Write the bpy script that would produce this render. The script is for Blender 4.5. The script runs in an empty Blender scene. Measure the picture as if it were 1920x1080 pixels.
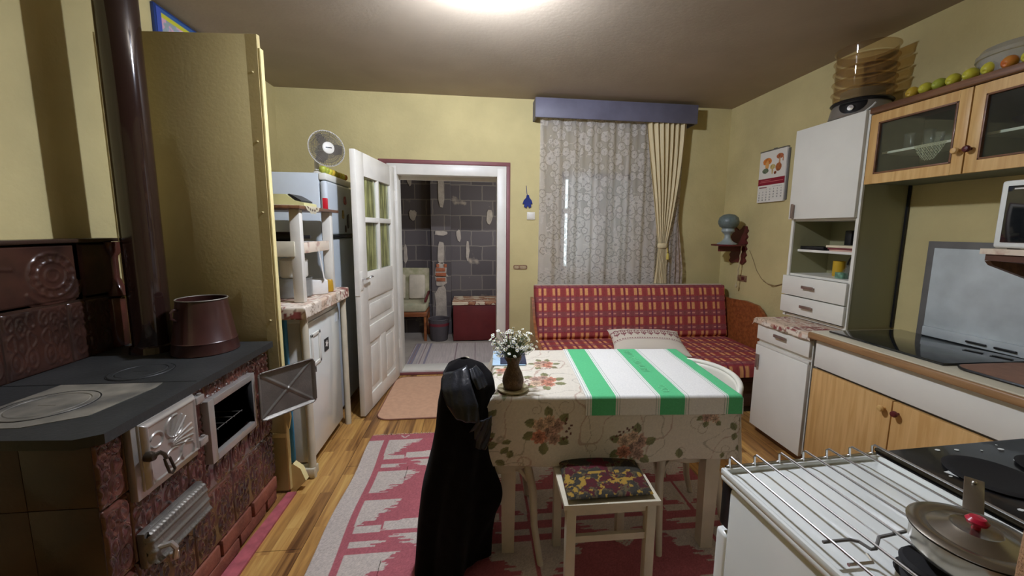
import bpy, bmesh, math, random
import numpy as np
from mathutils import Vector, Matrix
random.seed(7); rng = np.random.default_rng(7)
PI = math.pi
scene = bpy.context.scene
C = scene.collection

# ------------------------------------------------------------------ camera
cam_d = bpy.data.cameras.new('camera'); cam = bpy.data.objects.new('camera', cam_d); C.objects.link(cam)
cam_d.sensor_width = 36.0; cam_d.lens = 36.0 * 750 / 1920
cam_d.shift_x = -0.01045; cam_d.shift_y = -0.00536
cam_d.clip_start = 0.02; cam_d.clip_end = 60
cam.matrix_world = Matrix(((0.99341193, 0.00352753, -0.11454382, 0), (-0.11400965, 0.13158606, -0.98472682, 0),
                           (0.01159872, 0.99129847, 0.13112134, 1.45), (0, 0, 0, 1)))
scene.camera = cam
# ------------------------------------------------------------------ world, exposure
w = bpy.data.worlds.new('world'); scene.world = w; w.use_nodes = True
w.node_tree.nodes['Background'].inputs[0].default_value = (0.80, 0.88, 1.0, 1)
w.node_tree.nodes['Background'].inputs[1].default_value = 4.0
scene.view_settings.view_transform = 'Standard'; scene.view_settings.look = 'None'
scene.view_settings.gamma = 1.0; scene.view_settings.use_curve_mapping = False
scene.view_settings.exposure = 0.25
LAMP = 1950.0           # ceiling tube, emission strength
def area(name, loc, rot, sx, sy, power, col=(1, 1, 1)):
    d = bpy.data.lights.new(name, 'AREA'); d.shape = 'RECTANGLE'; d.size = sx; d.size_y = sy; d.energy = power; d.color = col
    o = bpy.data.objects.new(name, d); o.location = loc; o.rotation_euler = rot; C.objects.link(o); return o
area('hall_fill', (.62, 4.75, 1.7), (0, math.radians(90), 0), 1.0, 0.9, 10, (0.93, 0.96, 1.0))  # added fill light that brightens the hall

# ------------------------------------------------------------------ helpers
def lin(c):
    c = np.asarray(c, float) / 255.0
    return np.where(c <= 0.04045, c / 12.92, ((c + 0.055) / 1.055) ** 2.4)
def L4(c): return (*[float(v) for v in lin(c)], 1.0)

class MB:
    """collects shapes and becomes one mesh"""
    def __init__(s): s.v = []; s.f = []; s.M = None; s.smooth = []
    def add(s, vs, fs, smooth=False):
        b = len(s.v)
        if s.M is not None: vs = [tuple(s.M @ Vector(p)) for p in vs]
        s.v += [tuple(map(float, p)) for p in vs]; s.f += [tuple(b + i for i in f) for f in fs]; s.smooth += [smooth] * len(fs)
        return s
    def box(s, x0, x1, y0, y1, z0, z1, bev=0.0, seg=2):
        bm = bmesh.new(); bmesh.ops.create_cube(bm, size=1)
        sx, sy, sz = x1 - x0, y1 - y0, z1 - z0
        for v in bm.verts: v.co = Vector(((x0 + x1) / 2 + v.co.x * sx, (y0 + y1) / 2 + v.co.y * sy, (z0 + z1) / 2 + v.co.z * sz))
        if bev > 0:
            bev = min(bev, 0.49 * min(abs(sx), abs(sy), abs(sz)))
            bmesh.ops.bevel(bm, geom=bm.edges[:], offset=bev, segments=seg, affect='EDGES', profile=0.5)
        bmesh.ops.recalc_face_normals(bm, faces=bm.faces[:])
        bm.verts.index_update(); s.add([v.co[:] for v in bm.verts], [[v.index for v in f.verts] for f in bm.faces], bev > 0); bm.free(); return s
    def frame_box(s, c, ax, ay, az, hx, hy, hz, bev=0.0):
        """box from centre, three unit axes and half sizes"""
        old = s.M; ax, ay, az = Vector(ax).normalized(), Vector(ay).normalized(), Vector(az).normalized()
        m = Matrix(((ax.x, ay.x, az.x, c[0]), (ax.y, ay.y, az.y, c[1]), (ax.z, ay.z, az.z, c[2]), (0, 0, 0, 1)))
        s.M = m if old is None else old @ m; s.box(-hx, hx, -hy, hy, -hz, hz, bev); s.M = old; return s
    def bar(s, p0, p1, wd, th, up=(0, 0, 1), bev=0.0):
        p0, p1 = Vector(p0), Vector(p1); d = (p1 - p0); u = Vector(up)
        side = d.cross(u)
        if side.length < 1e-6: side = Vector((1, 0, 0))
        side.normalize(); upv = side.cross(d).normalized()
        return s.frame_box((p0 + p1) / 2, d, side, upv, d.length / 2, wd / 2, th / 2, bev)
    def tube(s, path, r, n=8, closed=False, cap=True):
        P = [Vector(p) for p in path]; m = len(P); R = r if hasattr(r, '__len__') else [r] * m
        vs = []; fs = []; prev = None
        for i in range(m):
            if closed: t = (P[(i + 1) % m] - P[i - 1])
            else: t = P[min(i + 1, m - 1)] - P[max(i - 1, 0)]
            t.normalize()
            if prev is None:
                a = Vector((0, 0, 1)) if abs(t.z) < 0.9 else Vector((1, 0, 0)); nrm = t.cross(a).normalized()
            else:
                nrm = prev - t * prev.dot(t)
                nrm = nrm.normalized() if nrm.length > 1e-6 else t.cross(Vector((0, 0, 1))).normalized()
            prev = nrm; b = t.cross(nrm)
            for k in range(n):
                a = 2 * PI * k / n; vs.append(P[i] + (nrm * math.cos(a) + b * math.sin(a)) * R[i])
        for i in range(m if closed else m - 1):
            j = (i + 1) % m
            for k in range(n):
                k2 = (k + 1) % n; fs.append((i * n + k, i * n + k2, j * n + k2, j * n + k))
        if cap and not closed: fs.append(tuple(range(n))[::-1]); fs.append(tuple((m - 1) * n + k for k in range(n)))
        return s.add(vs, fs, True)
    def lathe(s, prof, n=24, c=(0, 0, 0), axis='z', sx=1, sy=1, cap=True):
        vs = []; fs = []
        for (r, z) in prof:
            for k in range(n):
                a = 2 * PI * k / n; x, y = r * math.cos(a) * sx, r * math.sin(a) * sy
                p = (x, y, z) if axis == 'z' else ((z, x, y) if axis == 'x' else (x, z, -y))
                vs.append((p[0] + c[0], p[1] + c[1], p[2] + c[2]))
        m = len(prof)
        for i in range(m - 1):
            for k in range(n):
                k2 = (k + 1) % n; fs.append((i * n + k, i * n + k2, (i + 1) * n + k2, (i + 1) * n + k))
        if cap:
            if prof[0][0] > 1e-5: fs.append(tuple(range(n))[::-1])
            if prof[-1][0] > 1e-5: fs.append(tuple((m - 1) * n + k for k in range(n)))
        return s.add(vs, fs, True)
    def prism(s, poly, z0, z1, axis='z', smooth=False):
        """polygon extruded along an axis; poly in the two other axes"""
        n = len(poly); vs = []
        for z in (z0, z1):
            for (a, b) in poly: vs.append({'z': (a, b, z), 'x': (z, a, b), 'y': (a, z, b)}[axis])
        fs = [tuple(range(n))[::-1], tuple(range(n, 2 * n))] + [(i, (i + 1) % n, n + (i + 1) % n, n + i) for i in range(n)]
        return s.add(vs, fs, smooth)
    def sphere(s, c, r, n=12, sz=1.0):
        prof = [(max(1e-4, r * math.sin(PI * i / (n))), -r * sz * math.cos(PI * i / (n))) for i in range(n + 1)]
        return s.lathe(prof, n * 2, c, cap=False)

BASE = {}
def props(o, label=None, cat=None, group=None, kind=None):
    if label: o['label'] = label
    if cat: o['category'] = cat
    if group: o['group'] = group
    if kind: o['kind'] = kind
    return o
def empty(name, loc, label, cat, group=None):
    o = bpy.data.objects.new(name, None); C.objects.link(o); o.location = loc; o.empty_display_size = 0.05
    BASE[o.name] = Vector(loc); props(o, label, cat, group); return o
def finish(me, name, m, parent, origin, fix=True):
    if m is not None: me.materials.append(m)
    if fix:
        bm = bmesh.new(); bm.from_mesh(me); bmesh.ops.remove_doubles(bm, verts=bm.verts[:], dist=1e-6)
        bmesh.ops.recalc_face_normals(bm, faces=bm.faces[:]); bm.to_mesh(me); bm.free()
    o = bpy.data.objects.new(name, me); C.objects.link(o)
    if parent is not None: o.parent = parent; BASE[o.name] = BASE[parent.name]
    else: o.location = origin; BASE[o.name] = origin
    return o
def obj(name, mb, m, parent=None, fix=True):
    V = np.array(mb.v)
    if parent is not None: org = BASE[parent.name]
    else: org = Vector(((V[:, 0].min() + V[:, 0].max()) / 2, (V[:, 1].min() + V[:, 1].max()) / 2, V[:, 2].min()))
    me = bpy.data.meshes.new(name); me.from_pydata([tuple(p) for p in (V - np.array(org))], [], mb.f)
    me.polygons.foreach_set('use_smooth', mb.smooth); me.update()
    o = finish(me, name, m, parent, org, fix)
    try: me.set_sharp_from_angle(angle=math.radians(38))
    except Exception: pass
    return o
def thing(name, mb, m, label, cat, group=None, kind=None): return props(obj(name, mb, m), label, cat, group, kind)
def struct(name, mb, m, parent=None):
    o = obj(name, mb, m, parent)
    if parent is None: o['kind'] = 'structure'
    return o
def sheet(name, X, Y, Z, m, parent=None, col=None, thick=0.0, smooth=True, mask=None):
    """grid surface from 2-D coordinate arrays, with a colour attribute 'Col' (sRGB 0..255 arrays, alpha 0..1 optional)"""
    nu, nv = X.shape; V = np.stack([X, Y, Z], -1).reshape(-1, 3)
    org = BASE[parent.name] if parent is not None else Vector(((X.min() + X.max()) / 2, (Y.min() + Y.max()) / 2, Z.min()))
    I = np.arange(nu * nv).reshape(nu, nv)
    F = np.stack([I[:-1, :-1], I[1:, :-1], I[1:, 1:], I[:-1, 1:]], -1)
    F = F.reshape(-1, 4) if mask is None else F[mask]
    me = bpy.data.meshes.new(name); me.from_pydata((V - np.array(org)).tolist(), [], F.tolist())
    if smooth: me.polygons.foreach_set('use_smooth', [True] * len(me.polygons))
    if col is not None:
        a = me.color_attributes.new('Col', 'FLOAT_COLOR', 'POINT'); c = np.ones((nu * nv, 4)); cc = col.reshape(nu * nv, -1)
        c[:, :3] = lin(cc[:, :3]); 
        if cc.shape[1] > 3: c[:, 3] = cc[:, 3]
        a.data.foreach_set('color', c.ravel())
    me.update()
    o = finish(me, name, m, parent, org, False)
    if thick: md = o.modifiers.new('thickness', 'SOLIDIFY'); md.thickness = thick; md.offset = 0
    return o
def rotz(c, a): return Matrix.Translation(Vector(c)) @ Matrix.Rotation(a, 4, 'Z')
def copy_tree(o, parent=None, loc=None):
    c = o.copy(); C.objects.link(c); c.parent = parent
    if loc is not None: c.location = loc
    for ch in list(o.children): copy_tree(ch, c)
    return c
def vnoise(x, y, seed=0):
    t = np.random.default_rng(seed).random((64, 64)); xi = np.floor(x).astype(int); yi = np.floor(y).astype(int)
    fx = x - xi; fy = y - yi; fx = fx * fx * (3 - 2 * fx); fy = fy * fy * (3 - 2 * fy)
    g = lambda a, b: t[a % 64, b % 64]
    return (g(xi, yi) * (1 - fx) + g(xi + 1, yi) * fx) * (1 - fy) + (g(xi, yi + 1) * (1 - fx) + g(xi + 1, yi + 1) * fx) * fy
def fbm(x, y, seed=0, o=4): return sum(vnoise(x * 2 ** i, y * 2 ** i, seed + i) / 2 ** i for i in range(o)) / sum(1 / 2 ** i for i in range(o))
def text_mesh(s, size, ext=0.001, align='CENTER'):
    cu = bpy.data.curves.new('txt', 'FONT'); cu.body = s; cu.size = size; cu.extrude = ext; cu.align_x = align; cu.resolution_u = 2
    t = bpy.data.objects.new('txt', cu); me = bpy.data.meshes.new_from_object(t)
    out = ([v.co[:] for v in me.vertices], [tuple(p.vertices) for p in me.polygons])
    bpy.data.objects.remove(t); bpy.data.curves.remove(cu); bpy.data.meshes.remove(me); return out

# ------------------------------------------------------------------ materials
def mat(name, col, rough=0.6, metal=0.0, var=0.12, scale=8.0, bump=0.0, bscale=60.0, spec=0.5, stretch=None, col2=None, coat=0.0, alpha=1.0, trans=0.0, emit=0.0, sheen=0.0, contrast=(0.35, 0.65), ior=1.45):
    m = bpy.data.materials.new(name); m.use_nodes = True; nt = m.node_tree; N = nt.nodes; K = nt.links; b = N['Principled BSDF']
    tc = N.new('ShaderNodeTexCoord'); mp = N.new('ShaderNodeMapping'); K.new(tc.outputs['Object'], mp.inputs['Vector'])
    if stretch: mp.inputs['Scale'].default_value = stretch
    nz = N.new('ShaderNodeTexNoise'); nz.inputs['Scale'].default_value = scale; nz.inputs['Detail'].default_value = 5; K.new(mp.outputs[0], nz.inputs['Vector'])
    rp = N.new('ShaderNodeValToRGB'); K.new(nz.outputs[0], rp.inputs[0])
    rp.color_ramp.elements[0].position = contrast[0]; rp.color_ramp.elements[1].position = contrast[1]
    c = lin(col)
    if col2 is not None: rp.color_ramp.elements[0].color = L4(col2); rp.color_ramp.elements[1].color = (*c, 1)
    else: rp.color_ramp.elements[0].color = (*(c * (1 - var)), 1); rp.color_ramp.elements[1].color = (*np.minimum(1, c * (1 + var * 0.6)), 1)
    K.new(rp.outputs[0], b.inputs['Base Color'])
    b.inputs['Roughness'].default_value = rough; b.inputs['Metallic'].default_value = metal; b.inputs['Specular IOR Level'].default_value = spec
    b.inputs['Coat Weight'].default_value = coat; b.inputs['Coat Roughness'].default_value = 0.05; b.inputs['IOR'].default_value = ior
    b.inputs['Alpha'].default_value = alpha; b.inputs['Transmission Weight'].default_value = trans
    if sheen: b.inputs['Sheen Weight'].default_value = sheen
    if emit: b.inputs['Emission Color'].default_value = (*c, 1); b.inputs['Emission Strength'].default_value = emit
    if bump:
        n2 = N.new('ShaderNodeTexNoise'); n2.inputs['Scale'].default_value = bscale; n2.inputs['Detail'].default_value = 4; K.new(mp.outputs[0], n2.inputs['Vector'])
        bp = N.new('ShaderNodeBump'); bp.inputs['Strength'].default_value = bump; bp.inputs['Distance'].default_value = 0.01
        K.new(n2.outputs[0], bp.inputs['Height']); K.new(bp.outputs[0], b.inputs['Normal'])
    return m
def attr_mat(name, rough=0.9, bump=0.15, bscale=400, alpha=False, transl=0.0, spec=0.2, sheen=0.0, metal=0.0):
    m = bpy.data.materials.new(name); m.use_nodes = True; nt = m.node_tree; N = nt.nodes; K = nt.links; b = N['Principled BSDF']
    at = N.new('ShaderNodeAttribute'); at.attribute_name = 'Col'; K.new(at.outputs['Color'], b.inputs['Base Color'])
    b.inputs['Roughness'].default_value = rough; b.inputs['Specular IOR Level'].default_value = spec; b.inputs['Metallic'].default_value = metal
    if sheen: b.inputs['Sheen Weight'].default_value = sheen
    if bump:
        n2 = N.new('ShaderNodeTexNoise'); n2.inputs['Scale'].default_value = bscale; tc = N.new('ShaderNodeTexCoord'); K.new(tc.outputs['Object'], n2.inputs['Vector'])
        bp = N.new('ShaderNodeBump'); bp.inputs['Strength'].default_value = bump; bp.inputs['Distance'].default_value = 0.004
        K.new(n2.outputs[0], bp.inputs['Height']); K.new(bp.outputs[0], b.inputs['Normal'])
    out = N['Material Output']; last = b.outputs[0]
    if transl:
        tr = N.new('ShaderNodeBsdfTranslucent'); K.new(at.outputs['Color'], tr.inputs['Color']); mx = N.new('ShaderNodeMixShader'); mx.inputs[0].default_value = transl
        K.new(last, mx.inputs[1]); K.new(tr.outputs[0], mx.inputs[2]); last = mx.outputs[0]
    if alpha:
        tp = N.new('ShaderNodeBsdfTransparent'); mx = N.new('ShaderNodeMixShader'); K.new(at.outputs['Alpha'], mx.inputs[0])
        K.new(tp.outputs[0], mx.inputs[1]); K.new(last, mx.inputs[2]); last = mx.outputs[0]
    K.new(last, out.inputs['Surface']); return m
def wood(name, c1, c2, axis='z', scale=1.0, rough=0.45, coat=0.15):
    m = bpy.data.materials.new(name); m.use_nodes = True; nt = m.node_tree; N = nt.nodes; K = nt.links; b = N['Principled BSDF']
    tc = N.new('ShaderNodeTexCoord'); mp = N.new('ShaderNodeMapping'); K.new(tc.outputs['Object'], mp.inputs['Vector'])
    s = [26 * scale] * 3; s['xyz'.index(axis)] = 1.6 * scale; mp.inputs['Scale'].default_value = s
    nz = N.new('ShaderNodeTexNoise'); nz.inputs['Scale'].default_value = 1.6; nz.inputs['Detail'].default_value = 7; nz.inputs['Distortion'].default_value = 0.6; K.new(mp.outputs[0], nz.inputs['Vector'])
    rp = N.new('ShaderNodeValToRGB'); rp.color_ramp.elements[0].position = 0.36; rp.color_ramp.elements[1].position = 0.64
    rp.color_ramp.elements[0].color = L4(c2); rp.color_ramp.elements[1].color = L4(c1); K.new(nz.outputs[0], rp.inputs[0]); K.new(rp.outputs[0], b.inputs['Base Color'])
    b.inputs['Roughness'].default_value = rough; b.inputs['Coat Weight'].default_value = coat; return m
def glass(name, col=(200, 210, 205), rough=0.02, alpha=0.25):
    """thin clear pane"""
    m = bpy.data.materials.new(name); m.use_nodes = True; nt = m.node_tree; N = nt.nodes; K = nt.links
    N.remove(N['Principled BSDF']); out = N['Material Output']
    tp = N.new('ShaderNodeBsdfTransparent'); tp.inputs[0].default_value = L4(col); g = N.new('ShaderNodeBsdfGlossy'); g.inputs['Roughness'].default_value = rough
    df = N.new('ShaderNodeBsdfDiffuse'); col = tuple(c * .82 for c in col); nz = N.new('ShaderNodeTexNoise'); nz.inputs['Scale'].default_value = 6; rp = N.new('ShaderNodeValToRGB')
    rp.color_ramp.elements[0].color = (*(lin(col) * .9), 1); rp.color_ramp.elements[1].color = L4(col); K.new(nz.outputs[0], rp.inputs[0]); K.new(rp.outputs[0], df.inputs[0])
    m1 = N.new('ShaderNodeMixShader'); m1.inputs[0].default_value = alpha; K.new(tp.outputs[0], m1.inputs[1]); K.new(df.outputs[0], m1.inputs[2])
    lw = N.new('ShaderNodeLayerWeight'); lw.inputs[0].default_value = 0.5; pw = N.new('ShaderNodeMath'); pw.operation = 'POWER'; pw.inputs[1].default_value = 5; K.new(lw.outputs['Facing'], pw.inputs[0])
    fr = N.new('ShaderNodeMath'); fr.operation = 'MULTIPLY_ADD'; fr.inputs[1].default_value = 0.8; fr.inputs[2].default_value = 0.035; K.new(pw.outputs[0], fr.inputs[0]); m2 = N.new('ShaderNodeMixShader'); K.new(fr.outputs[0], m2.inputs[0]); K.new(m1.outputs[0], m2.inputs[1]); K.new(g.outputs[0], m2.inputs[2])
    K.new(m2.outputs[0], out.inputs['Surface']); return m

M = {}
M['wall'] = mat('painted_plaster_yellow', (200, 186, 134), 0.8, var=0.10, scale=2.5, bump=0.25, bscale=45, spec=0.25)
M['ceiling'] = mat('ceiling_paint', (170, 157, 138), 0.8, var=0.05, scale=3, bump=0.1, bscale=40, spec=0.2)
M['board'] = mat('yellow_painted_board', (196, 180, 128), 0.55, var=0.05, scale=3, bump=0.08, bscale=60)
M['board_edge'] = mat('pale_yellow_edge', (228, 212, 150), 0.6, var=0.08, scale=12)
M['white'] = mat('white_gloss_paint', (222, 218, 206), 0.38, var=0.06, scale=7, bump=0.04)
M['whitelam'] = mat('white_laminate', (226, 224, 212), 0.35, var=0.03, scale=5)
M['enamel'] = mat('white_enamel', (226, 229, 222), 0.16, var=0.03, scale=5, coat=0.4)
M['greyfridge'] = mat('pale_grey_fridge', (196, 204, 208), 0.35, var=0.03)
M['seal'] = mat('grey_rubber', (110, 108, 104), 0.6)
M['green'] = mat('grey_green_panel', (150, 147, 112), 0.4, var=0.05, scale=3, stretch=(1, 1, 0.3))
M['dark'] = mat('black_plastic', (26, 26, 28), 0.35, var=0.1)
M['blackmat'] = mat('matt_black', (14, 13, 13), 0.8)
M['iron'] = mat('dark_cast_iron', (60, 61, 60), 0.52, metal=0.35, var=0.25, scale=5, bump=0.12, bscale=90, spec=0.35)
M['ironlight'] = mat('pale_grey_iron', (150, 144, 130), 0.5, metal=0.25, var=0.2, scale=9, col2=(98, 96, 90), spec=0.35)
M['silver'] = mat('silver_painted_iron', (180, 175, 168), 0.28, metal=0.55, var=0.12, scale=10, bump=0.05)
M['steelgrey'] = mat('grey_cast_metal', (128, 124, 116), 0.42, metal=0.6, var=0.16, scale=12, bump=0.15, bscale=220)
M['chrome'] = mat('chrome_wire', (222, 222, 222), 0.24, metal=1.0, var=0.1)
M['handle'] = mat('brown_metal_handle', (160, 140, 130), 0.3, metal=0.7, var=0.15)
M['tile'] = mat('brown_glazed_tile', (98, 56, 46), 0.12, var=0.25, scale=7, col2=(60, 35, 30), coat=0.8)
M['tileback'] = mat('dark_relief_tile', (72, 45, 36), 0.28, var=0.25, scale=7, col2=(46, 31, 26), coat=0.35)
M['tiledark'] = mat('dark_brown_glazed_tile', (64, 44, 34), 0.4, var=0.25, scale=6, col2=(42, 30, 24), coat=0.15, bump=0.1, bscale=80)
M['brick'] = mat('red_plinth_brick', (136, 80, 62), 0.75, var=0.25, scale=14, bump=0.3, bscale=60)
M['pinkpaint'] = mat('pink_floor_paint', (176, 92, 98), 0.6, var=0.25, scale=20)
M['pipe'] = mat('dark_brown_enamel_pipe', (44, 28, 24), 0.10, var=0.15, scale=4, coat=0.7, stretch=(1, 1, 0.2))
M['pail'] = mat('brown_enamel_pail', (62, 36, 32), 0.3, var=0.25, scale=7, coat=0.4)
M['fabricdark'] = mat('black_coat_cloth', (17, 15, 16), 0.95, var=0.3, scale=20, bump=0.12, bscale=140, spec=0.08, sheen=0.03)
M['leather'] = mat('black_leather', (36, 38, 43), 0.26, var=0.2, scale=20, bump=0.2, bscale=60)
M['chairpaint'] = mat('cream_chair_paint', (204, 196, 172), 0.4, var=0.1, scale=9, bump=0.05)
M['plastic'] = mat('cream_plastic', (220, 216, 200), 0.4, var=0.04)
M['cream'] = mat('cream_drape', (216, 200, 158), 0.85, var=0.06, scale=20, bump=0.1, bscale=300, spec=0.1)
M['valance'] = mat('grey_violet_wood', (98, 96, 110), 0.5, var=0.12, scale=8)
M['redtrim'] = mat('dull_red_trim', (128, 76, 76), 0.5, var=0.1)
M['oak'] = wood('honey_wood_laminate', (216, 176, 116), (198, 154, 92), 'z', 1.0)
M['oakh'] = wood('honey_wood_frame', (218, 180, 116), (200, 156, 92), 'z', 1.0)
M['walnut'] = wood('brown_wood_edge', (126, 86, 56), (96, 62, 40), 'y', 1.0)
M['edge'] = wood('worktop_wood_edge', (168, 130, 88), (140, 104, 66), 'y', 1.0)
M['orangewood'] = wood('orange_veneer', (156, 92, 48), (124, 68, 34), 'x', 0.8, 0.35, 0.3)
M['darkred'] = mat('dark_red_wood', (96, 34, 36), 0.45, var=0.2)
M['worktop'] = mat('cream_worktop', (206, 198, 172), 0.35, var=0.05)
M['oilcloth'] = mat('patchwork_oilcloth', (214, 196, 172), 0.35, col2=(150, 98, 84), scale=16, contrast=(0.38, 0.5))
M['oilpale'] = mat('pale_patterned_oilcloth', (222, 206, 184), 0.35, col2=(176, 140, 122), scale=14, contrast=(0.3, 0.46))
M['glassplate'] = mat('smoked_glass_plate', (26, 29, 31), 0.06, var=0.1, coat=0.6)
M['corkbrown'] = mat('brown_cutting_board', (142, 104, 82), 0.6, var=0.12, scale=30)
M['glass'] = glass('clear_pane', (246, 250, 246), 0.03, 0.02)
M['smoke'] = glass('smoky_brown_plastic', (240, 230, 214), 0.06, 0.03)
M['tub'] = glass('cloudy_clear_plastic', (240, 240, 236), 0.08, 0.30)
M['clearglass'] = glass('clear_glassware', (250, 252, 252), 0.02, 0.05)
M['yellowpaper'] = mat('yellow_rippled_curtain', (206, 188, 92), 0.7, var=0.35, scale=7, stretch=(9, 9, 0.8), contrast=(.3, .7))
M['blue'] = mat('blue_cloth', (28, 44, 110), 0.8)
M['skyblue'] = mat('light_blue_plastic', (70, 150, 190), 0.5)
M['red'] = mat('red_plastic', (188, 30, 44), 0.35)
M['paper'] = mat('white_paper', (226, 222, 214), 0.7)
M['steel'] = mat('brushed_steel', (176, 170, 158), 0.24, metal=0.95, var=0.1, scale=5, stretch=(1, 1, 8))
M['porcelain'] = mat('white_porcelain', (220, 220, 212), 0.15, coat=0.5)
M['bluegrey'] = mat('blue_grey_pottery', (100, 112, 108), 0.35, var=0.15, scale=14, bump=0.4, bscale=60)
M['bluegreylight'] = mat('pale_grey_glaze', (150, 160, 158), 0.3, var=0.1)
M['clay'] = mat('brown_woven_pottery', (104, 82, 60), 0.6, var=0.35, scale=40, bump=0.5, bscale=120)
M['leafgreen'] = mat('stem_green', (70, 86, 48), 0.6, var=0.3)
M['petal'] = mat('white_petals', (232, 232, 222), 0.6)
M['petalyellow'] = mat('flower_centres', (196, 190, 80), 0.7)
M['cushionbeige'] = mat('beige_linen', (200, 188, 168), 0.9, bump=0.2, bscale=250)
M['concretefloor'] = mat('hall_floor_grey', (168, 158, 146), 0.6, var=0.12, scale=5)
M['mat'] = mat('pinkish_beige_felt', (206, 164, 132), 0.95, var=0.06, scale=30, bump=0.2, bscale=300)
M['mattrim'] = mat('mat_binding', (140, 96, 78), 0.8)
M['attr'] = attr_mat('woven_pattern_cloth', 0.9, 0.2, 500)
M['attrsmooth'] = attr_mat('printed_surface', 0.5, 0.0)
M['attrcloth'] = attr_mat('printed_table_cloth', 0.55, 0.1, 500, spec=0.35)
M['lace'] = attr_mat('lace_net', 0.9, 0.0, alpha=True, transl=0.45, spec=0.1)
M['bulb'] = mat('lit_tube', (230, 237, 255), 0.5, emit=LAMP)

# ================================================================== THE SETTING
XL, XR, YB, ZC, YN = -1.78, 2.57, 3.97, 2.68, -2.9
def floor_material():
    m = bpy.data.materials.new('laminate_floor'); m.use_nodes = True; nt = m.node_tree; N = nt.nodes; K = nt.links; b = N['Principled BSDF']
    tc = N.new('ShaderNodeTexCoord'); mp = N.new('ShaderNodeMapping'); mp.inputs['Rotation'].default_value = (0, 0, PI / 2); K.new(tc.outputs['Object'], mp.inputs['Vector'])
    br = N.new('ShaderNodeTexBrick'); br.inputs['Scale'].default_value = 1; br.inputs['Brick Width'].default_value = 0.42; br.inputs['Row Height'].default_value = 0.066
    br.inputs['Mortar Size'].default_value = 0.0004; br.inputs['Color1'].default_value = (1, 1, 1, 1); br.inputs['Color2'].default_value = (0, 0, 0, 1); br.inputs['Mortar'].default_value = (.5, .5, .5, 1)
    br.offset = 0.37; K.new(mp.outputs[0], br.inputs['Vector'])
    m2 = N.new('ShaderNodeMapping'); m2.inputs['Scale'].default_value = (1.4, 17, 1); K.new(mp.outputs[0], m2.inputs['Vector'])
    ad = N.new('ShaderNodeVectorMath'); ad.operation = 'ADD'; K.new(m2.outputs[0], ad.inputs[0])
    sc = N.new('ShaderNodeVectorMath'); sc.operation = 'SCALE'; sc.inputs['Scale'].default_value = 9; K.new(br.outputs['Color'], sc.inputs[0]); K.new(sc.outputs[0], ad.inputs[1])
    nz = N.new('ShaderNodeTexNoise'); nz.inputs['Scale'].default_value = 1.5; nz.inputs['Detail'].default_value = 6; nz.inputs['Distortion'].default_value = 1.2; K.new(ad.outputs[0], nz.inputs['Vector'])
    mx = N.new('ShaderNodeMath'); mx.operation = 'MULTIPLY_ADD'; mx.inputs[1].default_value = 0.30; K.new(br.outputs['Color'], mx.inputs[0])
    m3 = N.new('ShaderNodeMath'); m3.operation = 'MULTIPLY'; m3.inputs[1].default_value = 0.72; K.new(nz.outputs[0], m3.inputs[0]); K.new(m3.outputs[0], mx.inputs[2])
    rp = N.new('ShaderNodeValToRGB'); e = rp.color_ramp.elements; e[0].position = 0.24; e[0].color = L4((96, 62, 34)); e[1].position = 0.78; e[1].color = L4((214, 176, 104))
    x = e.new(0.40); x.color = L4((146, 104, 58)); x = e.new(0.58); x.color = L4((188, 142, 78)); K.new(mx.outputs[0], rp.inputs[0])
    # plank seams
    b2 = N.new('ShaderNodeTexBrick'); b2.inputs['Scale'].default_value = 1; b2.inputs['Brick Width'].default_value = 1.28; b2.inputs['Row Height'].default_value = 0.198; b2.inputs['Mortar Size'].default_value = 0.0016
    b2.inputs['Color1'].default_value = b2.inputs['Color2'].default_value = (1, 1, 1, 1); b2.inputs['Mortar'].default_value = (.25, .2, .16, 1); K.new(mp.outputs[0], b2.inputs['Vector'])
    mm = N.new('ShaderNodeMix'); mm.data_type = 'RGBA'; mm.blend_type = 'MULTIPLY'; mm.inputs[0].default_value = 1; K.new(rp.outputs[0], mm.inputs[6]); K.new(b2.outputs['Color'], mm.inputs[7]); K.new(mm.outputs[2], b.inputs['Base Color'])
    b.inputs['Roughness'].default_value = 0.38; b.inputs['Specular IOR Level'].default_value = 0.35; return m
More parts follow.
